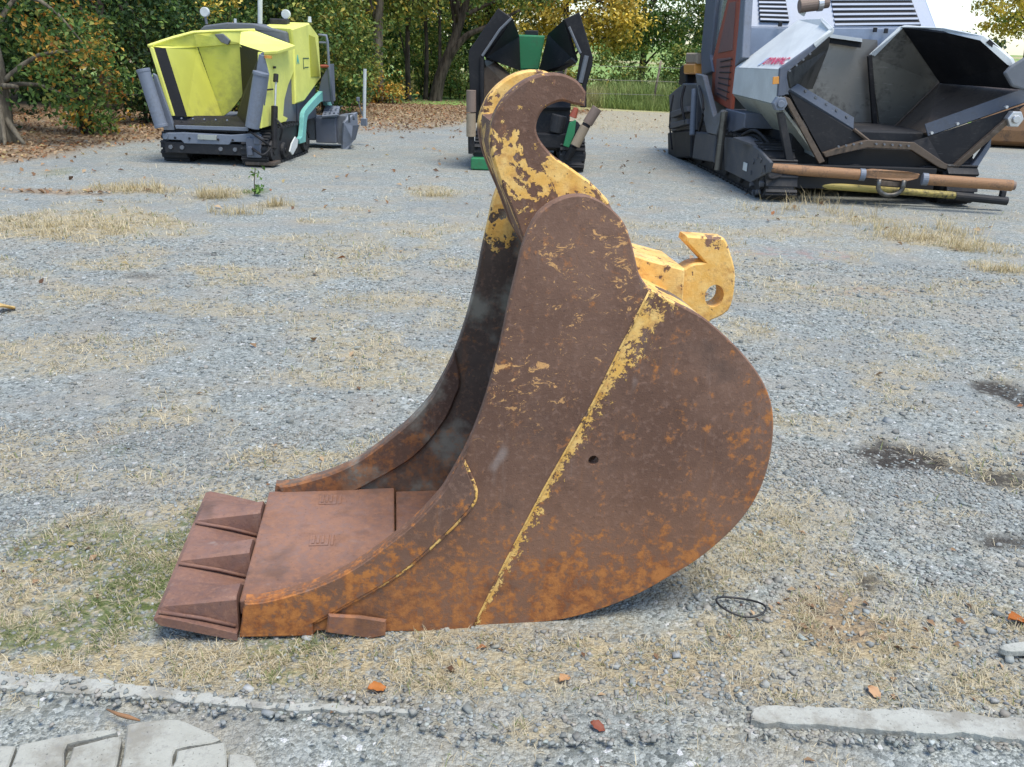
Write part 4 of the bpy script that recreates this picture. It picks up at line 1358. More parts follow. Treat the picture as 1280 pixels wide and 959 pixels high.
# ---- small lime yellow paver
def make_small_paver():
    r = empty('small_paver', (-4.2, 12.3, 0), -.06)
    tag(r, 'small lime yellow tracked paver with open hopper at the wood edge', 'paver')
    XS = .72
    track(r, .42, .78, [(.10, .04), (-.02, .20), (.10, .38), (.6, .47), (1.4, .47), (1.85, .36), (1.95, .2), (1.75, .03), (.9, .02)], DARK_, DARK_, .10, .125, [(.2, .2, .15), (1.7, .2, .15), (.7, .16, .11), (1.2, .16, .11)])
    track(r, -.78, -.42, [(.25, .04), (.16, .20), (.25, .38), (.6, .47), (1.4, .47), (1.85, .36), (1.95, .2), (1.75, .03), (.9, .02)], DARK_, DARK_, .10, .125, [(.35, .2, .15), (1.7, .2, .15)])
    MB().box((0, 1.45, .36), (.9, 1.9, .32)).build('chassis', DARK_, r, .02)
    # hopper
    h = MB().panel([(-0.651, 0.3, 1.485), (-0.604, 1.25, 1.507), (-0.309, 1.25, 0.55), (-0.44, 0.3, 0.607)], .03).build('hopper_side', LIMEIN, r)
    MB().panel([(-0.793, 0.2, 1.48), (-0.64, 0.29, 1.485), (-0.43, 0.29, 0.609), (-0.6, 0.2, 0.608)], .03).build('hopper_flap', RUBBER_SHADE, r)
    MB().panel([(-0.821, 0.18, 1.505), (-0.766, 0.18, 1.481), (-0.567, 0.18, 0.616), (-0.615, 0.18, 0.614)], .05).build('hopper_rim', LIME, r, .006)
    MB().panel([(-0.604, 1.26, 1.55), (0.052, 1.26, 1.586), (0.014, 1.26, 0.855), (-0.176, 1.26, 0.639), (-0.32, 1.26, 0.543)], .03).build('hopper_back', LIMEIN, r)
    MB().panel([(-0.628, 1.2, 1.688), (0.257, 1.28, 1.752), (0.065, 1.24, 1.574), (-0.607, 1.24, 1.501)], .03).build('hopper_hood', LIME, r)
    MB().panel([(-0.815, 0.18, 1.511), (-0.579, 1.1, 1.694), (-0.586, 1.22, 1.502), (-0.651, 0.3, 1.479)], .03, (0, 0, -1)).build('hopper_wing_top', LIME, r)
    MB().path([(-0.817, 0.17, 1.505), (-0.682, 0.6, 1.61), (-0.579, 1.1, 1.697), (-0.207, 1.25, 1.731), (0.257, 1.28, 1.755)], .022, 8).build('hopper_rim', LIME, r, smooth=True)
    MB().panel([(0.139, 0.95, 1.563), (0.704, 0.2, 1.486), (0.451, 0.2, 0.497), (0.037, 0.9, 0.586), (0.057, 1.15, 0.891)], .03).build('hopper_flap', RUBBER_SHADE, r)
    MB().panel([(0.71, 0.16, 1.465), (0.746, 0.16, 1.477), (0.551, 0.16, 0.537), (0.465, 0.16, 0.5)], .04).build('hopper_flap_edge', GREYL, r, .004)
    MB().panel([(0.079, 1.2, 1.728), (0.257, 1.28, 1.755), (0.836, 1.28, 1.571), (0.831, 0.5, 1.496), (0.712, 0.2, 1.481), (0.139, 0.95, 1.563)], .04, (0, 0, -1)).build('hopper_wing_top', LIME, r, .006)
    MB().panel([(-0.317, 1.2, 1.681), (-0.191, 1.2, 1.696), (-0.086, 1.2, 1.609), (-0.126, 1.2, 1.545), (-0.226, 1.2, 1.576)], .06).build('sensor_bracket', GREYM, r, .01)
    side_prism([(0.72, 0.185, 1.476), (0.72, 0.84, 1.498), (0.72, 1.615, 1.563), (0.72, 1.541, 1.21), (0.72, 1.232, 1.029), (0.72, 1.017, 0.833), (0.72, 0.918, 0.619), (0.72, 1.127, 0.573), (0.72, 1.039, 0.531), (0.72, -0.009, 0.518)], XS, XS - .06).build('hopper_outer_side', LIME, r)
    side_prism([(0.68, 1.72, 1.193), (0.68, 1.648, 0.446), (0.68, 0.967, 0.526), (0.68, 1.083, 0.828), (0.68, 1.318, 1.025)], .68, .3).build('side_cover', GREYM, r)
    MB().panel([(-0.663, 0.3, 0.608), (0.075, 0.85, 0.599), (0.465, 0.2, 0.491), (0.459, 0.05, 0.475), (-0.512, 0.05, 0.482)], .04, (0, 0, -1)).build('hopper_apron', RUBBER_SHADE, r)
    MB().panel([(-0.5, 0.03, 0.507), (0.513, 0.03, 0.518), (0.51, 0.03, 0.468), (-0.493, 0.03, 0.462)], .04).build('apron_lip', GREYL, r, .004)
    # bumper
    MB().panel([(-0.677, 0, 0.396), (-0.396, 0, 0.418), (0.281, 0, 0.411), (0.607, 0, 0.446), (0.663, 0, 0.415), (0.657, 0, 0.326), (0.274, 0, 0.322), (0.241, 0, 0.281), (-0.381, 0, 0.274), (-0.421, 0, 0.317), (-0.679, 0, 0.318)], .22).build('bumper', GREYL, r, .012)
    MB().box((-.02, .12, .215), (1.30, .2, .15)).build('bumper_beam', DARK_, r, .01)
    for x in (-.58, -.42, .12, .32):
        MB().tube((x, .03, .22), (x, -.005, .22), .028, None, 10).build('bolt', GREYM, r)
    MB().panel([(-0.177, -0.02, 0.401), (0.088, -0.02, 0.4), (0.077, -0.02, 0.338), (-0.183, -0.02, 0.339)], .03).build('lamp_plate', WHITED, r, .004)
    for c in ((0.527, -0.02, 0.378), (-0.63, -0.02, 0.361)):
        MB().tube(c, (c[0], c[1] + .04, c[2]), .035, None, 12).build('bolt', GREYL, r)
    MB().box((.60, .05, .26), (.20, .22, .26)).box((.66, -.04, .36), (.08, .1, .1)).box((.56, -.06, .22), (.07, .06, .12)).build('roller_bracket', GREYB, r, .012)
    MB().box((.66, .12, .05), (.4, .3, .05)).build('track_scraper', STEELB, r, .01)
    # push rollers folded up
    a, b = Vector((-0.835, -0.02, 1.203)), Vector((-0.669, -0.02, 0.49))
    MB().tube(a, b, .085, None, 20).tube(a + (b - a) * .96, b + (b - a) * .02, .09, None, 20).tube(a - (b - a) * .02, a + (b - a) * .04, .09, None, 20).build('push_roller', GREYL, r, .006)
    MB().panel([(-0.771, 0.1, 1.163), (-0.73, 0.1, 1.138), (-0.541, 0.1, 0.438), (-0.691, 0.1, 0.432), (-0.738, 0.1, 0.548)], .06).build('roller_arm', GREYL, r, .006)
    a, b = Vector((0.755, -0.02, 1.21)), Vector((0.59, -0.02, 0.519))
    MB().tube(a, b, .095, None, 20).tube(a - (b - a) * .03, a + (b - a) * .03, .105, None, 20).build('push_roller', GREYL, r, .006)
    MB().panel([(0.695, 0.12, 1.452), (0.757, 0.12, 1.435), (0.807, 0.12, 1.203), (0.658, 0.12, 0.516), (0.48, 0.12, 0.504)], .05).build('roller_arm', GREYL, r, .006)
    # ram
    MB().tube((0.8, 0.464, 1.195), (0.8, 0.427, 1.1), .035, None, 12).build('ram_eye', BLACKV, r)
    MB().tube((0.8, 0.439, 1.114), (0.8, 0.32, 0.731), .016, None, 10).build('ram_rod', CHROME, r)
    MB().tube((0.8, 0.322, 0.787), (0.8, 0.187, 0.235), .045, None, 14).build('ram', RUBBER_SHADE, r, .005)
    MB().tube((0.812, 0.15, 1.437), (0.81, 0.15, 1.403), .05, None, 12).build('indicator_lamp', ORGP, r)
    # hood, console
    hood = [(-0.634, 1.4, 1.709), (-0.537, 1.4, 1.798), (-0.192, 1.4, 1.849), (0.184, 1.4, 1.849), (0.678, 1.4, 1.75), (0.681, 1.4, 1.59), (0.214, 1.4, 1.747)]
    MB().panel(hood, .95).build('engine_hood', GREYM, r, .02)
    cons = [(0.74, 1.486, 0.75), (0.74, 1.549, 1.558), (0.74, 1.47, 1.794), (0.74, 2.391, 1.9), (0.74, 2.861, 1.733), (0.74, 2.904, 1.079), (0.74, 1.924, 0.768)]
    c = side_prism(cons, XS + .02, .22, .02).build('console_cover', LIME, r)
    side_prism([(0.75, 2.327, 1.725), (0.75, 2.626, 1.696), (0.75, 2.821, 1.101), (0.75, 2.316, 1.114)], XS + .03, XS + .015, .003).build('mesh_grille', LIMEDK, c)
    p = Vector((0.75, 1.619, 1.317))
    text_mesh('A', .17, (XS + .0235, p.y, p.z), (0, 1, 0), (0, 0, 1), PRINTT, c, 'emblem', .006)
    p2 = Vector((0.75, 1.891, 1.277))
    text_mesh('[', .17, (XS + .0235, p2.y + .04, p2.z), (0, 1, 0), (0, 0, 1), PRINTD, c, 'emblem', .004)
    MB().box((XS + .0225, p2.y + .24, p2.z + .11), (.003, .24, .016)).build('emblem', PRINTD, c)
    MB().box((XS + .0225, p2.y + .22, p2.z - .02), (.003, .20, .014)).build('emblem', PRINTD, c)
    MB().box((.42, 2.2, .72), (.56, 1.0, .5)).build('platform', GREYB, r, .02)
    MB().panel([(0.828, 2.6, 1.084), (0.965, 2.6, 1.312), (0.969, 2.6, 0.732), (0.725, 2.6, 0.724)], .3).build('platform_side', GREYB, r, .01)
    MB().path([(0.813, 2.6, 1.731), (0.935, 2.6, 1.726), (0.951, 2.6, 1.627), (0.957, 2.6, 1.28), (0.996, 2.6, 0.701)], .022, 8).build('handrail', GREYL, r, smooth=True)
    MB().path([(0.819, 2.6, 1.622), (0.944, 2.6, 1.62)], .016, 8).build('handrail', GREYL, r)
    MB().path([(0.826, 2.6, 1.269), (0.964, 2.6, 1.274)], .025, 8).build('handrail_grip', REDP, r)
    MB().tube((0.127, 1.9, 1.855), (0.153, 1.9, 2.224), .035, None, 12).build('exhaust_pipe', WHITE, r)
    for (q, s) in (((-0.666, 1.8, 1.989), (-0.653, 1.8, 1.82)), ((0.436, 2.2, 2.005), (0.449, 2.2, 1.834))):
        q = Vector(q)
        MB().tube(s, (q[0], q[1], q[2] - .06), .02, None, 8).build('lamp_stalk', GREYM, r)
        MB().tube((q[0], q[1] - .03, q[2]), (q[0], q[1] + .03, q[2]), .068, None, 18).build('work_lamp', WHITE, r, .008)
    MB().box((0.365, 2.1, 1.868), (.26, .2, .14)).build('control_box', DARK_, r, .02)
    MB().tube((0.796, 2.2, 1.905), (0.8, 2.2, 1.986), .03, .022, 10).build('beacon', WHITE, r)
    MB().tube((-0.216, 1.8, 1.854), (-0.211, 1.8, 1.912), .02, None, 8).build('filler_cap', WHITE, r)
    # turquoise tow arm
    arm = smooth_poly([(0.82, 2.893, 0.944), (0.82, 3.141, 0.896), (0.82, 3.152, 0.64), (0.82, 2.872, 0.656), (0.82, 2.785, 0.723), (0.82, 2.471, 0.731), (0.82, 1.884, 0.599), (0.82, 1.718, 0.547), (0.82, 1.622, 0.398), (0.82, 1.56, 0.197), (0.82, 1.26, 0.199), (0.82, 1.207, 0.273), (0.82, 1.385, 0.296), (0.82, 1.486, 0.486), (0.82, 1.55, 0.616), (0.82, 1.759, 0.701), (0.82, 2.446, 0.862)], 2, (0, 1, 2, 3, 9, 10, 11))
    side_prism(arm, .84, .77).build('tow_arm', TURQ, r)
    side_prism([(0.86, 0.969, 0.328), (0.86, 1.088, 0.27), (0.86, 1.026, 0.181), (0.86, 0.797, 0.087), (0.86, 0.671, 0.151), (0.86, 0.783, 0.252)], .87, .85, .003).build('marker_plate', WHITE, r)
    # screed
    A, B = (0.708, 2.55, 0.487), (1.047, 2.55, 0.09)
    MB().box(((A[0] + B[0]) / 2, 2.85, (A[2] + B[2]) / 2), (B[0] - A[0], .6, A[2] - B[2])).build('screed_box', GREYB, r, .015)
    MB().box(((-.95 + A[0] - .02) / 2, 2.9, .30), (A[0] - .02 + .95, .6, .36)).build('screed_box', GREYM, r, .015)
    A2, B2 = (1.034, 2.7, 0.521), (1.181, 2.7, 0.073)
    MB().box(((A2[0] + B2[0]) / 2, 2.95, (A2[2] + B2[2]) / 2), (B2[0] - A2[0], .55, A2[2] - B2[2])).build('screed_extension', GREYM, r, .012)
    MB().panel([(0.837, 2.5, 0.512), (0.808, 2.85, 0.656), (1.048, 2.85, 0.657), (1.107, 2.5, 0.547)], .03, (0, 0, -1)).build('step_plate', GREYL, r, .004)
    for k in range(4):
        for j in range(3):
            q = Vector((0.886, 2.55, 0.556)) + Vector((.072 * k, .10 * j, .048 * j + .012))
            MB().box(q, (.03, .03, .012)).build('step_stud', GREYB, r)
    MB().panel([(1.174, 2.6, 0.418), (1.206, 2.8, 0.553), (1.327, 2.9, 0.572), (1.33, 2.9, 0.318), (1.294, 2.7, 0.12), (1.203, 2.6, -0.023), (1.132, 2.6, -0.03)], .05).build('end_gate', GREYL, r, .006)
    MB().path([(1.271, 2.55, 0.426), (1.27, 2.55, 0.55), (1.345, 2.55, 0.569), (1.346, 2.55, 0.47)], .02, 7).build('gate_handle', GREYL, r, smooth=True)
    MB().panel([(1.328, 2.55, 0.386), (1.427, 2.55, 0.401), (1.354, 2.55, 0.157), (1.299, 2.55, 0.155)], .06).build('gate_bracket', GREYB, r, .006)
    MB().tube((1.377, 3.3, 1.234), (1.341, 3.3, 0.407), .028, None, 10).build('levelling_post', WHITE, r)
    MB().box((1.34, 3.3, 0.385), (.10, .1, .12)).box((1.248, 3.3, 0.749), (.05, .05, .07)).build('post_clamp', GREYL, r, .008)
    MB().path([(1.245, 3.3, 0.738), (1.288, 3.3, 0.568), (1.331, 3.3, 0.461)], .012, 6).build('post_cable', GREYM, r)


    for (a, m_, b) in (((0.568, -0.05, 0.471), (0.732, -0.12, 0.387), (0.822, -0.02, 0.284)), ((0.592, -0.08, 0.253), (0.753, -0.14, 0.182), (0.83, -0.05, 0.259)), ((0.912, 0, 0.645), (1.008, -0.05, 0.543), (0.953, 0, 0.371))):
        MB().path(smooth_poly([a, m_, b], 5, (), False), .016, 7).build('hydraulic_hose', RUBBER_SHADE, r, smooth=True)
    for x in (-.5, -.3, -.1, .1, .3):
        MB().tube((x, .02, .345), (x, -.012, .345), .016, None, 6).build('bolt', DARK_, r)
    for k in range(5):
        q = Vector((-0.475, 0.22, 0.578)) + Vector((.16 * k, 0, .0))
        MB().tube(q, q + Vector((0, -.02, .01)), .012, None, 6).build('bolt', GREYL, r)
    MB().box((.745, .35, 1.0), (.012, .22, .02)).build('panel_seam', DARK_, r)
    MB().box((.735, .62, 1.28), (.02, .07, .03)).build('panel_latch', DARK_, r, .004)


make_small_paver()


# ---- green machine behind the bucket hook
def make_green():
    r = empty('green_paver', (.15, 12.9, 0), 0)
    tag(r, 'green tracked paver with raised black hopper wings behind the bucket hook', 'paver')
    lw = [(-0.856, 0, 0.633), (-0.907, 0, 1.495), (-0.898, 0, 1.589), (-0.512, 0, 2.135), (-0.305, 0, 2.008), (-0.691, 0, 1.527), (-0.686, 0, 1.076), (-0.726, 0, 0.638)]
    prism([(p[0], p[2]) for p in lw], 0, .10, .012).build('hopper_wing', RUBBER_SHADE, r)
    MB().panel([(-0.893, 0.02, 1.59), (-0.512, 0.02, 2.131), (-0.474, 1.1, 2.031), (-0.845, 1.1, 1.489)], .04, (1, 0, -.2)).build('wing_panel', DARK_, r)
    MB().panel([(-0.311, 0.05, 2.009), (-0.219, 1, 1.801), (-0.185, 1, 1.323), (-0.497, 0.8, 1.423), (-0.662, 0.1, 1.502)], .04).build('wing_panel', RUBBER_SHADE, r)
    MB().panel([(-0.687, 0.08, 1.427), (-0.601, 0.5, 1.501), (-0.305, 0.9, 1.255), (-0.309, 0.6, 1.064), (-0.679, 0.08, 0.842)], .04).build('wing_floor', STEELB, r)
    MB().panel([(-0.686, 0.06, 1.452), (-0.607, 0.4, 1.553), (-0.508, 0.5, 1.479), (-0.658, 0.06, 1.378)], .02).build('wing_gusset', STEEL, r)
    MB().path([(-0.716, -0.02, 1.521), (-0.483, -0.02, 1.864), (-0.331, -0.02, 2.011)], .018, 6).build('wing_edge_bar', GREYM, r)
    MB().path([(-0.721, -0.02, 1.501), (-0.708, -0.02, 0.847)], .03, 8).build('wing_edge_bar', RUBBER_SHADE, r)
    rw = [(0.673, 0, 0.891), (0.681, 0, 1.197), (0.594, 0, 1.22), (0.632, 0, 1.57), (0.376, 0, 2.02), (0.585, 0, 2.123), (0.807, 0, 1.551), (0.804, 0, 1.44), (0.741, 0, 1.174), (0.758, 0, 0.894)]
    prism([(p[0], p[2]) for p in rw], 0, .10, .012).build('hopper_wing', RUBBER_SHADE, r)
    MB().path([(0.651, -0.02, 1.222), (0.715, -0.02, 1.573)], .035, 8).build('wing_edge_bar', GREYM, r)
    MB().path([(0.453, -0.02, 1.931), (0.629, -0.02, 1.6)], .018, 6).build('wing_edge_bar', GREYM, r)
    MB().panel([(0.378, 0.05, 2.017), (0.196, 1, 1.841), (0.079, 1, 1.305), (0.384, 0.8, 1.346), (0.576, 0.1, 1.493)], .04).build('wing_panel', RUBBER_SHADE, r)
    MB().panel([(0.323, 0.7, 1.373), (0.508, 0.12, 1.528), (0.584, 0.08, 1.469), (0.404, 0.6, 1.346)], .03).build('wing_gusset', STEEL, r)
    MB().panel([(0.586, 0.05, 2.12), (0.805, 0.05, 1.551), (0.803, 1.1, 1.489), (0.612, 1.1, 1.961)], .04, (-1, 0, -.2)).build('wing_panel', DARK_, r)
    MB().panel([(-0.24, 1.02, 1.827), (0.158, 1.02, 1.824), (0.083, 1.02, 1.348), (-0.197, 1.02, 1.339)], .9).build('engine_cover', GREEN_, r, .02)
    MB().box((-0.037, 1.5, 1.862), (.2, .15, .07)).build('cover_latch', DARK_, r, .01)
    MB().panel([(-0.404, 0.9, 1.251), (0.444, 0.9, 1.346), (0.554, 0.3, 0.87), (-0.655, 0.3, 0.83)], .05).build('hopper_floor', DARK_, r)
    MB().box((-.02, 1.6, .62), (1.15, 2.4, .75)).build('chassis', DARK_, r, .02)
    MB().box((-.02, .15, .42), (1.1, .25, .2)).build('bumper_beam', RUBBER_SHADE, r, .015)
    track(r, -.80, -.45, [(.1, .04), (0, .2), (.1, .4), (.6, .5), (2.3, .5), (2.65, .3), (2.4, .03), (1.2, .02)], DARK_, DARK_, .10, .13, [(.2, .22, .16), (2.35, .22, .16)])
    track(r, .42, .77, [(.1, .04), (0, .2), (.1, .4), (.6, .5), (2.3, .5), (2.65, .3), (2.4, .03), (1.2, .02)], DARK_, DARK_, .10, .13, [(.2, .22, .16), (2.35, .22, .16)])
    MB().box((-0.68, -0.05, 0.09), (.32, .25, .16)).build('track_guard', GREEN_, r, .015)
    MB().panel([(0.523, -0.1, 0.687), (0.617, -0.1, 0.729), (0.607, -0.1, 0.534), (0.537, -0.1, 0.349), (0.454, -0.1, 0.372)], .06).build('side_guard', GREEN_, r, .008)
    MB().tube((0.57, -0.05, 0.757), (0.611, -0.05, 0.887), .055, .035, 12).build('red_cap', REDP, r, .006)
    MB().tube((0.344, 0.1, 0.535), (0.387, 0.1, 0.772), .11, None, 16).build('hydraulic_motor', DARK_, r, .01)
    MB().tube((-0.854, -0.12, 1.075), (-0.849, -0.12, 0.784), .068, None, 18).build('push_roller', ROLLD, r, .005)
    MB().tube((-0.851, -0.12, 0.771), (-0.846, -0.12, 0.456), .066, None, 18).build('push_roller', ROLLT, r, .005)
    MB().tube((-0.846, -0.12, 0.474), (-0.837, -0.12, 0.225), .045, None, 12).build('roller_arm', RUBBER_SHADE, r)
    MB().tube((0.899, -0.12, 0.901), (0.774, -0.12, 0.684), .072, None, 18).build('push_roller', ROLLD, r, .005)
    MB().tube((0.747, -0.12, 0.65), (0.62, -0.12, 0.38), .068, None, 18).build('push_roller', ROLLT, r, .005)
    MB().tube((0.769, -0.12, 0.684), (0.741, -0.12, 0.624), .06, None, 12).build('roller_collar', RUBBER_SHADE, r)
    MB().tube((0.603, -0.1, 0.364), (0.521, -0.05, 0.184), .05, None, 12).build('roller_arm', RUBBER_SHADE, r)


make_green()


# ---- big grey and white paver
def make_big_paver():
    r = empty('big_paver', (4.25, 10.9, 0), .05)
    tag(r, 'big blue grey and white tracked paver with wide open steel hopper', 'paver')
    track(r, -1.30, -.92, [(.12, .05), (-.06, .28), (.10, .50), (.7, .62), (3.9, .62), (4.35, .4), (4.2, .05), (2.2, .03)], DARK_, DARK_, .15, .19, [(.18, .28, .2), (4.0, .3, .22), (1.0, .2, .13), (1.7, .2, .13), (2.4, .2, .13), (3.1, .2, .13)])
    track(r, .92, 1.30, [(.12, .05), (-.06, .28), (.10, .50), (.7, .62), (3.9, .62), (4.35, .4), (4.2, .05), (2.2, .03)], DARK_, DARK_, .15, .19, [(.18, .28, .2), (4.0, .3, .22)])
    MB().box((0, 2.6, .55), (1.8, 4.4, .55)).build('chassis', DARK_, r, .02)
    # left wing, outside white
    w = MB().panel([(-1.253, 0, 1.504), (-0.745, 0, 1.953), (-0.675, 0.55, 2.087), (-0.637, 1.5, 2.102), (-1.251, 2, 1.487)], .04, (0, 0, -1)).build('hopper_wing', WHITE, r, .008)
    MB().panel([(-1.252, 0, 1.495), (-1.238, 0, 1.111), (-1.249, 2, 1.147), (-1.25, 2, 1.476)], .04, (1, 0, 0)).build('wing_side', WHITE, r, .006)
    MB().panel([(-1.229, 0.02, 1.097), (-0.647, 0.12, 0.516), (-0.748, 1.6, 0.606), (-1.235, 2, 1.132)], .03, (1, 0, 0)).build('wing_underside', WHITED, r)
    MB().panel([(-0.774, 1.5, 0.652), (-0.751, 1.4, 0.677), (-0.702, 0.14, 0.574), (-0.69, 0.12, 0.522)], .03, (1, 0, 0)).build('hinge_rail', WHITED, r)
    o_, xd = Vector((-1.221, 0.93, 1.529)), Vector((-1.221, 0.05, 1.539)) - Vector((-1.221, 0.93, 1.529))
    up = Vector((-0.745, 0, 1.953)) - Vector((-1.253, 0, 1.504))
    nn = xd.normalized().cross(up.normalized())
    text_mesh('DYNAPAC', .17, o_ + nn * .012 + up.normalized() * .02, xd, up, PRINTR, r, 'lettering', .002)
    MB().panel([o_ + nn * .008 - xd.normalized() * .14, o_ + nn * .008 - xd.normalized() * .06, o_ + nn * .008 - xd.normalized() * .02 + up.normalized() * .14, o_ + nn * .008 - xd.normalized() * .10 + up.normalized() * .14], .003, -nn).build('emblem', PRINTB, r)
    # rims
    MB().panel([(-0.744, -0.03, 1.959), (-0.77, -0.03, 1.873), (-0.909, -0.03, 1.739), (-1.199, -0.03, 1.482), (-1.189, -0.03, 1.223), (-1.275, -0.03, 1.207), (-1.292, -0.03, 1.516), (-0.951, -0.03, 1.775)], .06).build('wing_rim', GREYB, r, .008)
    MB().panel([(-0.695, 0.5, 2.097), (-0.75, -0.04, 1.97), (-0.757, -0.04, 1.934), (-0.931, -0.04, 1.769), (-0.959, -0.04, 1.799), (-0.784, 0, 1.946), (-0.718, 0.5, 2.065)], .04).build('wing_rim', WHITE, r, .006)
    MB().panel([(-1.361, -0.035, 1.42), (-1.294, -0.035, 1.428), (-1.283, -0.035, 1.347), (-1.356, -0.035, 1.338)], .02).build('reflector', ORGP, r, .003)
    c = Vector((-1.239, -0.06, 1.127))
    MB().tube(c, c + Vector((0, .10, 0)), .085, None, 6).tube(c - Vector((0, .03, 0)), c, .045, None, 8).build('hinge_bolt', GREYL, r, .008)
    # left wing inside
    MB().panel([(-0.881, 0.05, 1.746), (-0.744, 0.02, 1.874), (-0.108, 1.7, 1.764), (-0.242, 1.7, 1.251), (-1.087, 0.1, 1.291), (-1.189, 0, 1.481)], .03).build('wing_inside', STEEL, r)
    MB().panel([(-1.121, 0.04, 1.292), (-0.968, 0.25, 1.353), (-0.192, 0.3, 0.979), (-0.253, 0.12, 0.864)], .03).build('hopper_flap', BLUEST, r, .006)
    MB().panel([(-1.124, 0.06, 1.266), (-0.243, 0.14, 0.856), (-0.044, 0.12, 0.723), (-0.592, 0.06, 0.545)], .03).build('front_panel', RUBBER_SHADE, r)
    MB().panel([(-1.219, -0.02, 1.221), (-1.126, -0.02, 1.192), (-0.595, -0.02, 0.487), (-0.661, -0.02, 0.458)], .05).build('wing_edge', STEELB, r, .006)
    MB().path([(-0.26, 0.1, 0.859), (-0.055, 0.08, 0.726)], .02, 6).build('wing_edge', STEELB, r)
    MB().panel([(-1.236, 0, 1.027), (-1.157, 0, 1.029), (-0.956, 0, 0.46), (-1.047, 0, 0.458)], .08).build('support_arm', DARK_, r, .008)
    # rear wall between the wings
    MB().panel([(-0.279, 1.95, 1.94), (0.641, 1.95, 1.898), (0.965, 1.95, 0.584), (-0.145, 1.95, 0.552)], .04).build('hopper_back', STEELL, r)
    MB().panel([(-0.242, 1.85, 1.778), (-0.172, 1.85, 1.834), (-0.192, 1.85, 1.284), (-0.252, 1.85, 1.282)], .04).build('seal_strip', RUBBER_SHADE, r)
    MB().panel([(-0.051, 1.85, 1.91), (0.39, 1.85, 1.867), (0.387, 1.85, 1.795), (-0.039, 1.85, 1.839)], .06).build('conveyor_slot', BLACKV, r)
    MB().panel([(-0.085, 1.8, 1.951), (0.369, 1.8, 1.909), (0.377, 1.8, 1.863), (-0.077, 1.8, 1.905)], .1).build('slot_cover', WHITE, r, .006)
    MB().panel([(0.33, 1.5, 0.797), (0.606, 1.5, 0.805), (0.277, 0.6, 0.686), (0.13, 0.6, 0.682)], .03).build('conveyor', BLACKV, r)
    # right wing
    MB().panel([(0.523, 1.82, 1.69), (0.855, 1.72, 2.053), (1.515, 1.72, 1.372), (0.881, 1.82, 0.618)], .04).build('wing_rear', STEEL, r)
    MB().panel([(0.479, 1.78, 1.689), (0.53, 1.78, 1.713), (0.823, 1.78, 0.635), (0.752, 1.78, 0.625)], .05).build('seal_strip', RUBBER_SHADE, r, .006)
    MB().panel([(0.846, 1.7, 2.052), (1.039, 0.6, 1.965), (1.085, 0, 1.872), (1.443, 0, 1.634), (1.624, 0, 1.373), (1.475, 1.66, 1.38)], .05, (.3, 0, 1)).build('wing_inside', RUBBER_SHADE, r)  # steel panel coloured black for the deep shadow under the outer wing
    MB().panel([(1.486, 1.7, 1.386), (1.682, 0.05, 1.372), (0.743, 0.35, 0.826), (0.872, 1.75, 0.609)], .04, (0, 0, -1)).build('wing_floor', STEELB, r)
    MB().path([(1.476, 1.68, 1.383), (0.868, 1.78, 0.613)], .02, 6).build('wing_crease', STEELB, r)
    MB().panel([(0.499, 1.8, 1.711), (0.822, 1.74, 2.073), (0.873, 1.7, 2.074), (0.582, 1.8, 1.692)], .05).build('wing_rim', WHITE, r, .005)
    MB().panel([(0.823, 1.74, 2.066), (0.855, 1.7, 2.087), (0.997, 0.9, 2.041), (1.047, 0.02, 1.939), (1.387, -0.03, 1.708), (1.459, -0.03, 1.61), (1.369, -0.03, 1.639), (1.018, 0.02, 1.889), (1.007, 0.9, 1.995), (0.888, 1.68, 2.032)], .06).build('wing_rim', WHITE, r, .005)
    MB().panel([(0.68, 0.28, 0.932), (1.649, -0.02, 1.394), (1.664, -0.1, 1.25), (0.711, 0.2, 0.798)], .03).build('hopper_flap', BLUEST, r, .006)
    for q in ((0.71, 0.15, 0.843), (0.978, 0.1, 0.962), (1.432, -0.07, 1.177)):
        MB().tube(q, (q[0], q[1] - .04, q[2]), .018, None, 8).build('flap_bolt', CHROME, r)
    MB().panel([(0.703, 0.18, 0.793), (1.67, -0.08, 1.217), (1.02, 0.05, 0.469), (0.911, 0.08, 0.483), (0.485, 0.16, 0.728)], .03).build('front_panel', RUBBER_SHADE, r)
    MB().panel([(0.982, 0, 0.461), (1.061, 0, 0.456), (1.615, -0.12, 1.121), (1.568, -0.12, 1.171)], .05).build('wing_edge', STEELB, r, .006)
    MB().panel([(1.289, -0.16, 1.545), (1.356, -0.16, 1.634), (1.531, -0.16, 1.751), (1.63, -0.16, 1.354), (1.412, -0.16, 1.404)], .06).build('wing_tip_plate', GREYM, r, .02)
    c = Vector((1.552, -0.14, 1.046))
    MB().tube(c, c + Vector((0, .10, 0)), .10, None, 6).tube(c - Vector((0, .03, 0)), c, .05, None, 8).build('hinge_bolt', CHROME, r, .01)
    MB().panel([(1.449, 0.1, 0.815), (1.308, 0.05, 0.59), (1.153, 0, 0.363), (1.253, 0, 0.366), (1.463, 0.1, 0.708)], .07).build('support_arm', GREYB, r, .008)
    # apron
    MB().panel([(-0.625, 0, 0.584), (-0.117, 0, 0.745), (0.472, 0, 0.733), (0.886, 0, 0.506), (1.017, 0, 0.462), (0.953, 0, 0.426), (0.824, 0, 0.45), (0.439, 0, 0.648), (-0.101, 0, 0.659), (-0.588, 0, 0.531)], .10).build('apron_rim', STEELB, r, .008)
    MB().panel([(-0.494, 0.15, 0.517), (-0.034, 0.15, 0.639), (0.514, 0.15, 0.628), (0.961, 0.15, 0.414), (0.997, 0.15, 0.241), (-0.442, 0.15, 0.202)], .05).build('apron_plate', BLACKV, r)
    # push roller beam
    ra, rb, rc, rd = (-1.233, 0, 0.385), (-0.19, -0.18, 0.363), (0.494, -0.36, 0.353), (1.411, -0.6, 0.339)
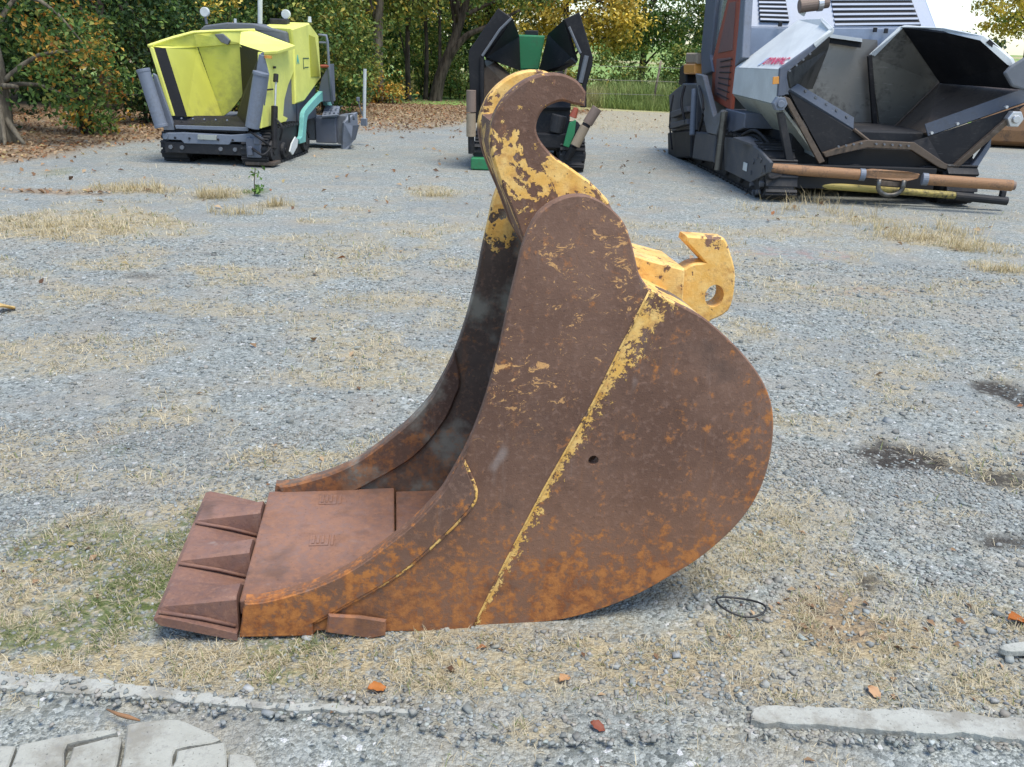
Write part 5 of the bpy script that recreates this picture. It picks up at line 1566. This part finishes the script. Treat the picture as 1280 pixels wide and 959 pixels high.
    MB().tube(ra, rb, .062, None, 22).build('push_roller', ROLL, r, .006)
    MB().tube(rc, rd, .064, None, 22).build('push_roller', ROLL, r, .006)
    for p, q in ((ra, rb), (rd, rc)):
        p, q = Vector(p), Vector(q); d = (q - p).normalized()
        MB().tube(p - d * .03, p + d * .02, .05, None, 14).build('roller_end', ROLLD, r, .004)
        MB().tube(q - d * .03, q + d * .035, .072, None, 18).build('roller_collar', GREYL, r, .006)
    MB().panel([(-0.181, -0.2, 0.42), (-0.059, -0.2, 0.436), (0.314, -0.3, 0.426), (0.457, -0.3, 0.404), (0.44, -0.3, 0.35), (0.302, -0.3, 0.313), (-0.152, -0.2, 0.333)], .10).build('roller_beam', ROLL, r, .01)
    MB().panel([(-0.027, -0.26, 0.312), (0.281, -0.26, 0.3), (0.25, -0.26, 0.245), (0.025, -0.26, 0.253)], .06).build('beam_bracket', STEELB, r, .006)
    eye = [((0.127, -0.3, 0.228)[0] + .15 * math.cos(a), -.3, (0.127, -0.3, 0.228)[2] + .03 + .11 * math.sin(a)) for a in np.linspace(math.pi * 1.0, math.pi * 2.0, 13)]
    eye = [(eye[0][0], -.3, eye[0][2] + .07)] + eye + [(eye[-1][0], -.3, eye[-1][2] + .07)]
    MB().path(eye, .028, 10).build('tow_eye', STEEL, r, smooth=True)
    MB().tube((-1.033, 0.1, 0.207), (0.98, -0.2, 0.154), .042, None, 14).build('lower_bar', YELB, r)
    MB().tube((0.981, -0.2, 0.147), (1.577, -0.3, 0.118), .05, None, 14).build('lower_bar', DARK_, r, .006)
    MB().box((1.511, -0.28, 0.188), (.06, .06, .1)).build('bar_lug', DARK_, r, .006)
    MB().box((-.15, .05, .30), (1.9, .12, .28)).build('bumper_beam', BLACKV, r, .01)  # beam coloured black for the deep shadow under the hopper front
    # left flank
    side_prism([(-1.33, 1.817, 0.577), (-1.33, 0.996, 0.637), (-1.33, 0.226, 0.58), (-1.33, -0.286, 0.484), (-1.33, -0.23, 0.365), (-1.33, 0.399, 0.156), (-1.33, 1.628, 0.156)], -1.34, -1.30, .008).build('track_frame_plate', FLANK, r)
    MB().panel([(-1.48, 0.9, 0.656), (-1.281, 0.8, 0.685), (-0.968, 0.25, 0.588), (-1.141, 0.1, 0.464), (-1.361, 0.5, 0.62)], .03, (0, 0, -1)).build('track_guard', FLANK, r)
    tg = Vector((-1.35, 0.656, 0.321))
    MB().box(tg, (.01, .16, .10)).build('paper_tag', WHITE, r, .003)
    side_prism([(-1.3, 2.124, 0.94), (-1.3, 1.168, 0.938), (-1.3, 1.155, 0.758), (-1.3, 1.998, 0.592)], -1.28, -.9, .01).build('side_box', GREYB, r)
    side_prism([(-1.36, 3.572, 1.366), (-1.36, 3.094, 1.354), (-1.36, 2.22, 0.827), (-1.36, 1.839, 0.941), (-1.36, 1.805, 0.799), (-1.36, 1.987, 0.591), (-1.36, 2.501, 0.578), (-1.36, 3.251, 1.069)], -1.42, -1.34, .012).build('tow_arm', GREYM, r)
    MB().tube((-1.44, 1.594, 0.931), (-1.44, 1.607, 0.155), .05, None, 12).build('ram', STEEL, r, .006)
    side_prism([(-1.36, 3.264, 0.529), (-1.36, 2.081, 0.591), (-1.36, 2.036, 0.207), (-1.36, 3.305, 0.118)], -1.40, -1.1, .015).build('side_box', FLANK, r)
    # cab pillar, red door
    d = side_prism([(-1.22, 2.815, 2.428), (-1.22, 2.192, 2.397), (-1.22, 2.136, 2.02), (-1.22, 2.05, 0.924), (-1.22, 3.152, 1.016), (-1.22, 3.298, 1.606)], -1.24, -1.18, .012).build('cab_door', REDP, r)
    side_prism([(-1.22, 2.681, 2.332), (-1.22, 2.36, 2.333), (-1.22, 2.253, 1.705), (-1.22, 3.007, 1.664)], -1.252, -1.236, .004).build('door_mesh', REDM, d)
    side_prism([(-1.22, 3.036, 1.584), (-1.22, 2.271, 1.615), (-1.22, 2.281, 1.034), (-1.22, 2.945, 1.088)], -1.252, -1.236, .004).build('door_mesh', REDM, d)
    side_prism([(-1.26, 4.016, 2.488), (-1.26, 3.375, 2.455), (-1.26, 3.383, 1.644), (-1.26, 3.102, 1.405), (-1.26, 3.787, 1.338), (-1.26, 3.982, 1.683)], -1.27, -1.15, .02).build('cab_pillar', GREYB, r)
    GL = NT('cab_glass'); GL.bsdf.inputs['Transmission Weight'].default_value = .75
    glass = GL.done((.55, .6, .58), .12, 0, .5)
    side_prism([(-1.2, 3.579, 2.468), (-1.2, 2.922, 2.434), (-1.2, 3.367, 1.622), (-1.2, 3.594, 1.661)], -1.21, -1.20, .001).build('cab_window', glass, r)
    side_prism([(-1.2, 2.236, 2.4), (-1.2, 1.986, 2.387), (-1.2, 1.807, 1.62), (-1.2, 2.163, 1.475), (-1.2, 2.208, 2.023)], -1.23, -1.12, .01).build('cab_pillar', GREYL, r)
    MB().box((-.4, 3.4, 1.25), (1.5, 1.5, .9)).build('engine_bay', GREYM, r, .03)
    # rear clutter: screed carried at the back
    side_prism([(-1.3, 5.77, 0.952), (-1.3, 4.758, 1.183), (-1.3, 3.756, 1.219), (-1.3, 3.519, 0.535), (-1.3, 5.29, 0.348)], -1.34, -.6, .02).build('screed_body', FLANK, r)
    side_prism([(-1.36, 5.291, 0.336), (-1.36, 3.572, 0.529), (-1.36, 3.424, 0.122), (-1.36, 5.046, -0.081)], -1.40, -.4, .02).build('screed_plate', DARK_, r)
    side_prism([(-1.4, 4.936, 0.708), (-1.4, 3.755, 0.871), (-1.4, 3.681, 0.798), (-1.4, 4.889, 0.607)], -1.46, -1.36, .01).build('screed_ladder', FLANK, r)
    side_prism([(-1.4, 4.988, 0.514), (-1.4, 3.669, 0.686), (-1.4, 3.596, 0.613), (-1.4, 4.945, 0.422)], -1.46, -1.36, .01).build('screed_ladder', FLANK, r)
    MB().tube((-1.44, 3.433, 1.142), (-1.44, 3.28, 0.474), .045, None, 12).build('screed_ram', GREYL, r, .005)
    side_prism([(-1.3, 4.813, 1.49), (-1.3, 4.04, 1.502), (-1.3, 3.969, 1.349), (-1.3, 4.739, 1.329)], -1.34, -1.1, .02).build('screed_lamp', ORGP, r)
    side_prism([(-1.3, 4.806, 1.661), (-1.3, 4.036, 1.664), (-1.3, 4.001, 1.503), (-1.3, 4.771, 1.491)], -1.32, -1.1, .02).build('lamp_cover', ROLLT, r)
    side_prism([(-1.3, 5.237, 1.446), (-1.3, 4.813, 1.49), (-1.3, 4.673, 1.186), (-1.3, 5.232, 1.138)], -1.30, -.9, .02).build('screed_hose_box', RUBBER_SHADE, r)
    MB().box((0, 5.0, .72), (2.3, .7, .9)).build('screed_core', DARK_, r, .03)
    # hood with louvres
    MB().panel([(-1.132, 2.05, 2.003), (1.485, 2.05, 2.073), (1.664, 2.05, 1.219), (-1.092, 2.05, 1.134)], 2.4).build('hood', HOODB, r, .02)
    up_ = MB().panel([(-1.129, 2.06, 2.007), (1.49, 2.06, 2.077), (1.365, 2.45, 2.594), (-1.098, 2.45, 2.58)], 1.2).build('hood_top', HOODB, r, .02)
    MB().panel([(-0.954, 2.36, 2.472), (-0.592, 2.36, 2.485), (-0.56, 2.07, 2.092), (-0.956, 2.07, 2.093)], .03).build('louvre_shade_plate', BLACKV, r)  # flat black plates stand in for the shade behind the slats
    MB().panel([(0.046, 2.36, 2.507), (1.136, 2.36, 2.545), (1.263, 2.07, 2.109), (0.081, 2.07, 2.055)], .03).build('louvre_shade_plate', BLACKV, r)

    def lerp(a, b, t): return Vector(a) + (Vector(b) - Vector(a)) * t
    for k in range(7):
        t = (k + .4) / 7
        for (A, B, C_, D) in (((-0.96, 2.34, 2.471), (-0.599, 2.34, 2.483), (-0.567, 2.05, 2.091), (-0.962, 2.05, 2.092)), ((0.039, 2.34, 2.505), (1.127, 2.34, 2.543), (1.253, 2.05, 2.109), (0.073, 2.05, 2.055))):
            p, q = lerp(A, D, t), lerp(B, C_, t)
            dd = (lerp(A, D, t + .055) - p)
            MB().panel([p, q, q + dd, p + dd], .025).build('louvre', HOODB, r)
    for q in ((-0.705, 2, 2.056), (0.607, 2, 2.028), (0.76, 2, 2.019)):
        MB().box(q, (.05, .03, .06)).build('hood_catch', DARK_, r, .004)
    MB().tube((-0.581, 1.7, 2.27), (-0.349, 1.7, 2.305), .085, None, 18).build('exhaust', ROLLD, r, .008)
    MB().tube((-0.349, 1.7, 2.305), (-0.282, 1.7, 2.314), .095, None, 18).build('exhaust_clamp', CHROME, r, .006)
    MB().tube((-0.293, 1.7, 2.314), (-0.2, 1.7, 2.331), .07, None, 16).build('exhaust_tip', ROLLD, r, .006)
    MB().tube((-0.523, 1.75, 2.176), (-0.487, 1.72, 2.253), .05, .035, 12).build('exhaust_mount', WHITE, r)


    # hoses, bolts, chains
    for k, (a, m_, b) in enumerate((((-1.334, 1, 0.68), (-1.265, 0.7, 0.762), (-1.159, 0.4, 0.636)), ((-1.338, 1.1, 0.635), (-1.238, 0.7, 0.692), (-1.116, 0.3, 0.493)), ((-0.343, 0.1, 0.35), (-0.188, 0.08, 0.442), (0.084, 0.1, 0.361)),
                                    ((0.512, 0.1, 0.373), (0.728, 0.06, 0.453), (1.058, 0.1, 0.347)), ((-1.34, -0.1, 0.431), (-1.284, -0.15, 0.289), (-1.098, -0.05, 0.314)))):
        MB().path(smooth_poly([a, m_, b], 5, (), False), .02, 7).build('hydraulic_hose', RUBBER_SHADE, r, smooth=True)
    def bolts(a, b, n_, rad=.016, nm='bolt'):
        for i in range(n_):
            q = Vector(a) + (Vector(b) - Vector(a)) * ((i + .5) / n_)
            MB().tube(q, q + Vector((0, -.03, 0)), rad, None, 6).build(nm, GREYM, r)
    bolts((-0.958, 0.18, 1.304), (-0.257, 0.22, 0.962), 5)
    bolts((-1.22, -0.04, 1.462), (-0.945, -0.04, 1.713), 4, .013)
    bolts((-0.505, -0.005, 0.655), (-0.149, -0.005, 0.718), 4, .013)
    bolts((-0.059, -0.005, 0.708), (0.435, -0.005, 0.695), 5, .013)
    for k in range(6):
        a = Vector((-0.24, 1.3, 0.686)); b = Vector((0.577, 1.3, 0.71))
        MB().tube(a + Vector((0, -.16 * k, .0)), b + Vector((0, -.16 * k, 0)), .018, None, 6).build('conveyor_slat', STEEL, r)
    for i in range(7):
        p = Vector((-1.26, 2.77, 1.551)) + (Vector((-1.26, 2.769, 1.115)) - Vector((-1.26, 2.77, 1.551))) * (i / 6)
        q = Vector((-1.26, 2.174, 1.592)) + (Vector((-1.26, 2.147, 1.067)) - Vector((-1.26, 2.174, 1.592))) * (i / 6)
        MB().tube((-1.258, p.y, p.z), (-1.258, q.y, q.z), .009, None, 5).build('door_bar', DARK_, r)
    for i in range(9):
        a_ = 2 * math.pi * i / 9
        MB().box((-1.33, .18 + .22 * math.cos(a_), .28 + .22 * math.sin(a_)), (.05, .05, .05), Matrix.Rotation(a_, 3, 'X')).build('sprocket_tooth', FLANK, r)
    MB().path(smooth_poly([(-1.42, 4.207, 1.155), (-1.48, 4.07, 0.895), (-1.44, 3.781, 0.606)], 4, (), False), .022, 7).build('hydraulic_hose', RUBBER_SHADE, r, smooth=True)
    MB().path(smooth_poly([(-1.42, 3.241, 1.192), (-1.5, 2.509, 0.902), (-1.44, 2.873, 0.573)], 4, (), False), .02, 7).build('hydraulic_hose', RUBBER_SHADE, r, smooth=True)
    MB().path(smooth_poly([(-1.4, 5.111, 0.98), (-1.46, 4.916, 0.566), (-1.44, 4.612, 0.119)], 4, (), False), .015, 6).build('hydraulic_hose', RUBBER_SHADE, r, smooth=True)


make_big_paver()


# ---- small things
def make_small():
    rubm = plain('black_cable', (.015, .014, .014), .5)
    c = (0.738, 2.332)
    pts = []
    for k in range(26):
        a = 2 * math.pi * k / 26
        pts.append((.075 * math.cos(a) * (1 + .06 * math.sin(2 * a)), .048 * math.sin(a) - .10 * 0, .008 + .006 * math.sin(a * 2 + 1)))
    o = MB().path(pts, .0035, 8, True).build('cable_loop', rubm, None, smooth=True)
    o.location = (c[0], c[1], .012)
    o.rotation_euler = (0, 0, -.35)
    tag(o, 'thin black wire loop lying on the gravel right of the bucket', 'wire')
    # pale bar fragment at the right edge
    c = (1.506, 2.156)
    P = smooth_poly([(-.052, -.004), (-.03, .012), (.05, .030), (.14, .036), (.14, .0), (.05, -.012), (-.03, -.020)], 3, ())
    o = prism(P, .032, .0, .008, to3=lambda u, w, q: (u, q, w)).build('concrete_fragment', CONC)
    o.location = (c[0], c[1], .006)
    tag(o, 'pale grey broken bar lying at the right edge of the gravel', 'fragment')
    # twig by the paving
    o = MB().path([(-0.996, 1.777) + (.026,), (-0.957, 1.756) + (.030,), (-0.928, 1.746) + (.032,), (-0.898, 1.742) + (.026,)], [.002, .005, .006, .002], 6).build('dead_stalk', plain('stalk_brown', (.25, .13, .06), .8), None, smooth=True)
    tag(o, 'curled brown dead stalk beside the pale paving stones', 'stalk')
    # orange rusty scoop far right
    r = empty('loader_scoop', (10.6, 19.6, 0), -.2)
    tag(r, 'rusty orange loader scoop in the distance behind the right hopper wing', 'scoop')
    sc = [(-.1, .0), (-.75, .15), (-.8, .9), (-.6, 1.15), (-.55, 1.1), (-.7, .85), (-.65, .2), (-.1, .06)]
    prism([(p[0] + .4, p[1]) for p in smooth_poly(sc, 3, (0, 7))], -.9, .9, .01, to3=lambda u, w, z: (w, u, z)).build('shell', ROLL, r)
    for s in (-1, 1):
        prism([(.3, .02), (-.33, .15), (-.4, .9), (-.2, 1.14), (.0, .6)], s * .9, s * .94, .008, to3=lambda u, w, z: (w, u, z)).build('side_plate', STEELB, r)
    MB().box((0, .36, .05), (1.9, .2, .06)).build('cutting_edge', STEELB, r, .01)
    # container at the horizon, right edge
    r = empty('site_container', (25.2, 38.0, 0), .1)
    tag(r, 'blue site container with red roof edge far off at the right edge', 'container')
    blue = paint('container_blue', (.10, .16, .34), .5, .3)
    MB().box((0, 0, .85), (6, 2.4, 1.6)).build('body', blue, r, .02)
    for k in range(14):
        MB().box((-2.8 + k * .43, -1.22, .85), (.16, .05, 1.4)).build('rib', blue, r)
    MB().box((0, 0, 1.70), (6.1, 2.5, .10)).build('roof', REDP, r, .02)
    MB().box((-1.6, -1.23, .75), (.8, .06, 1.3)).build('door', GREYL, r, .01)


make_small()
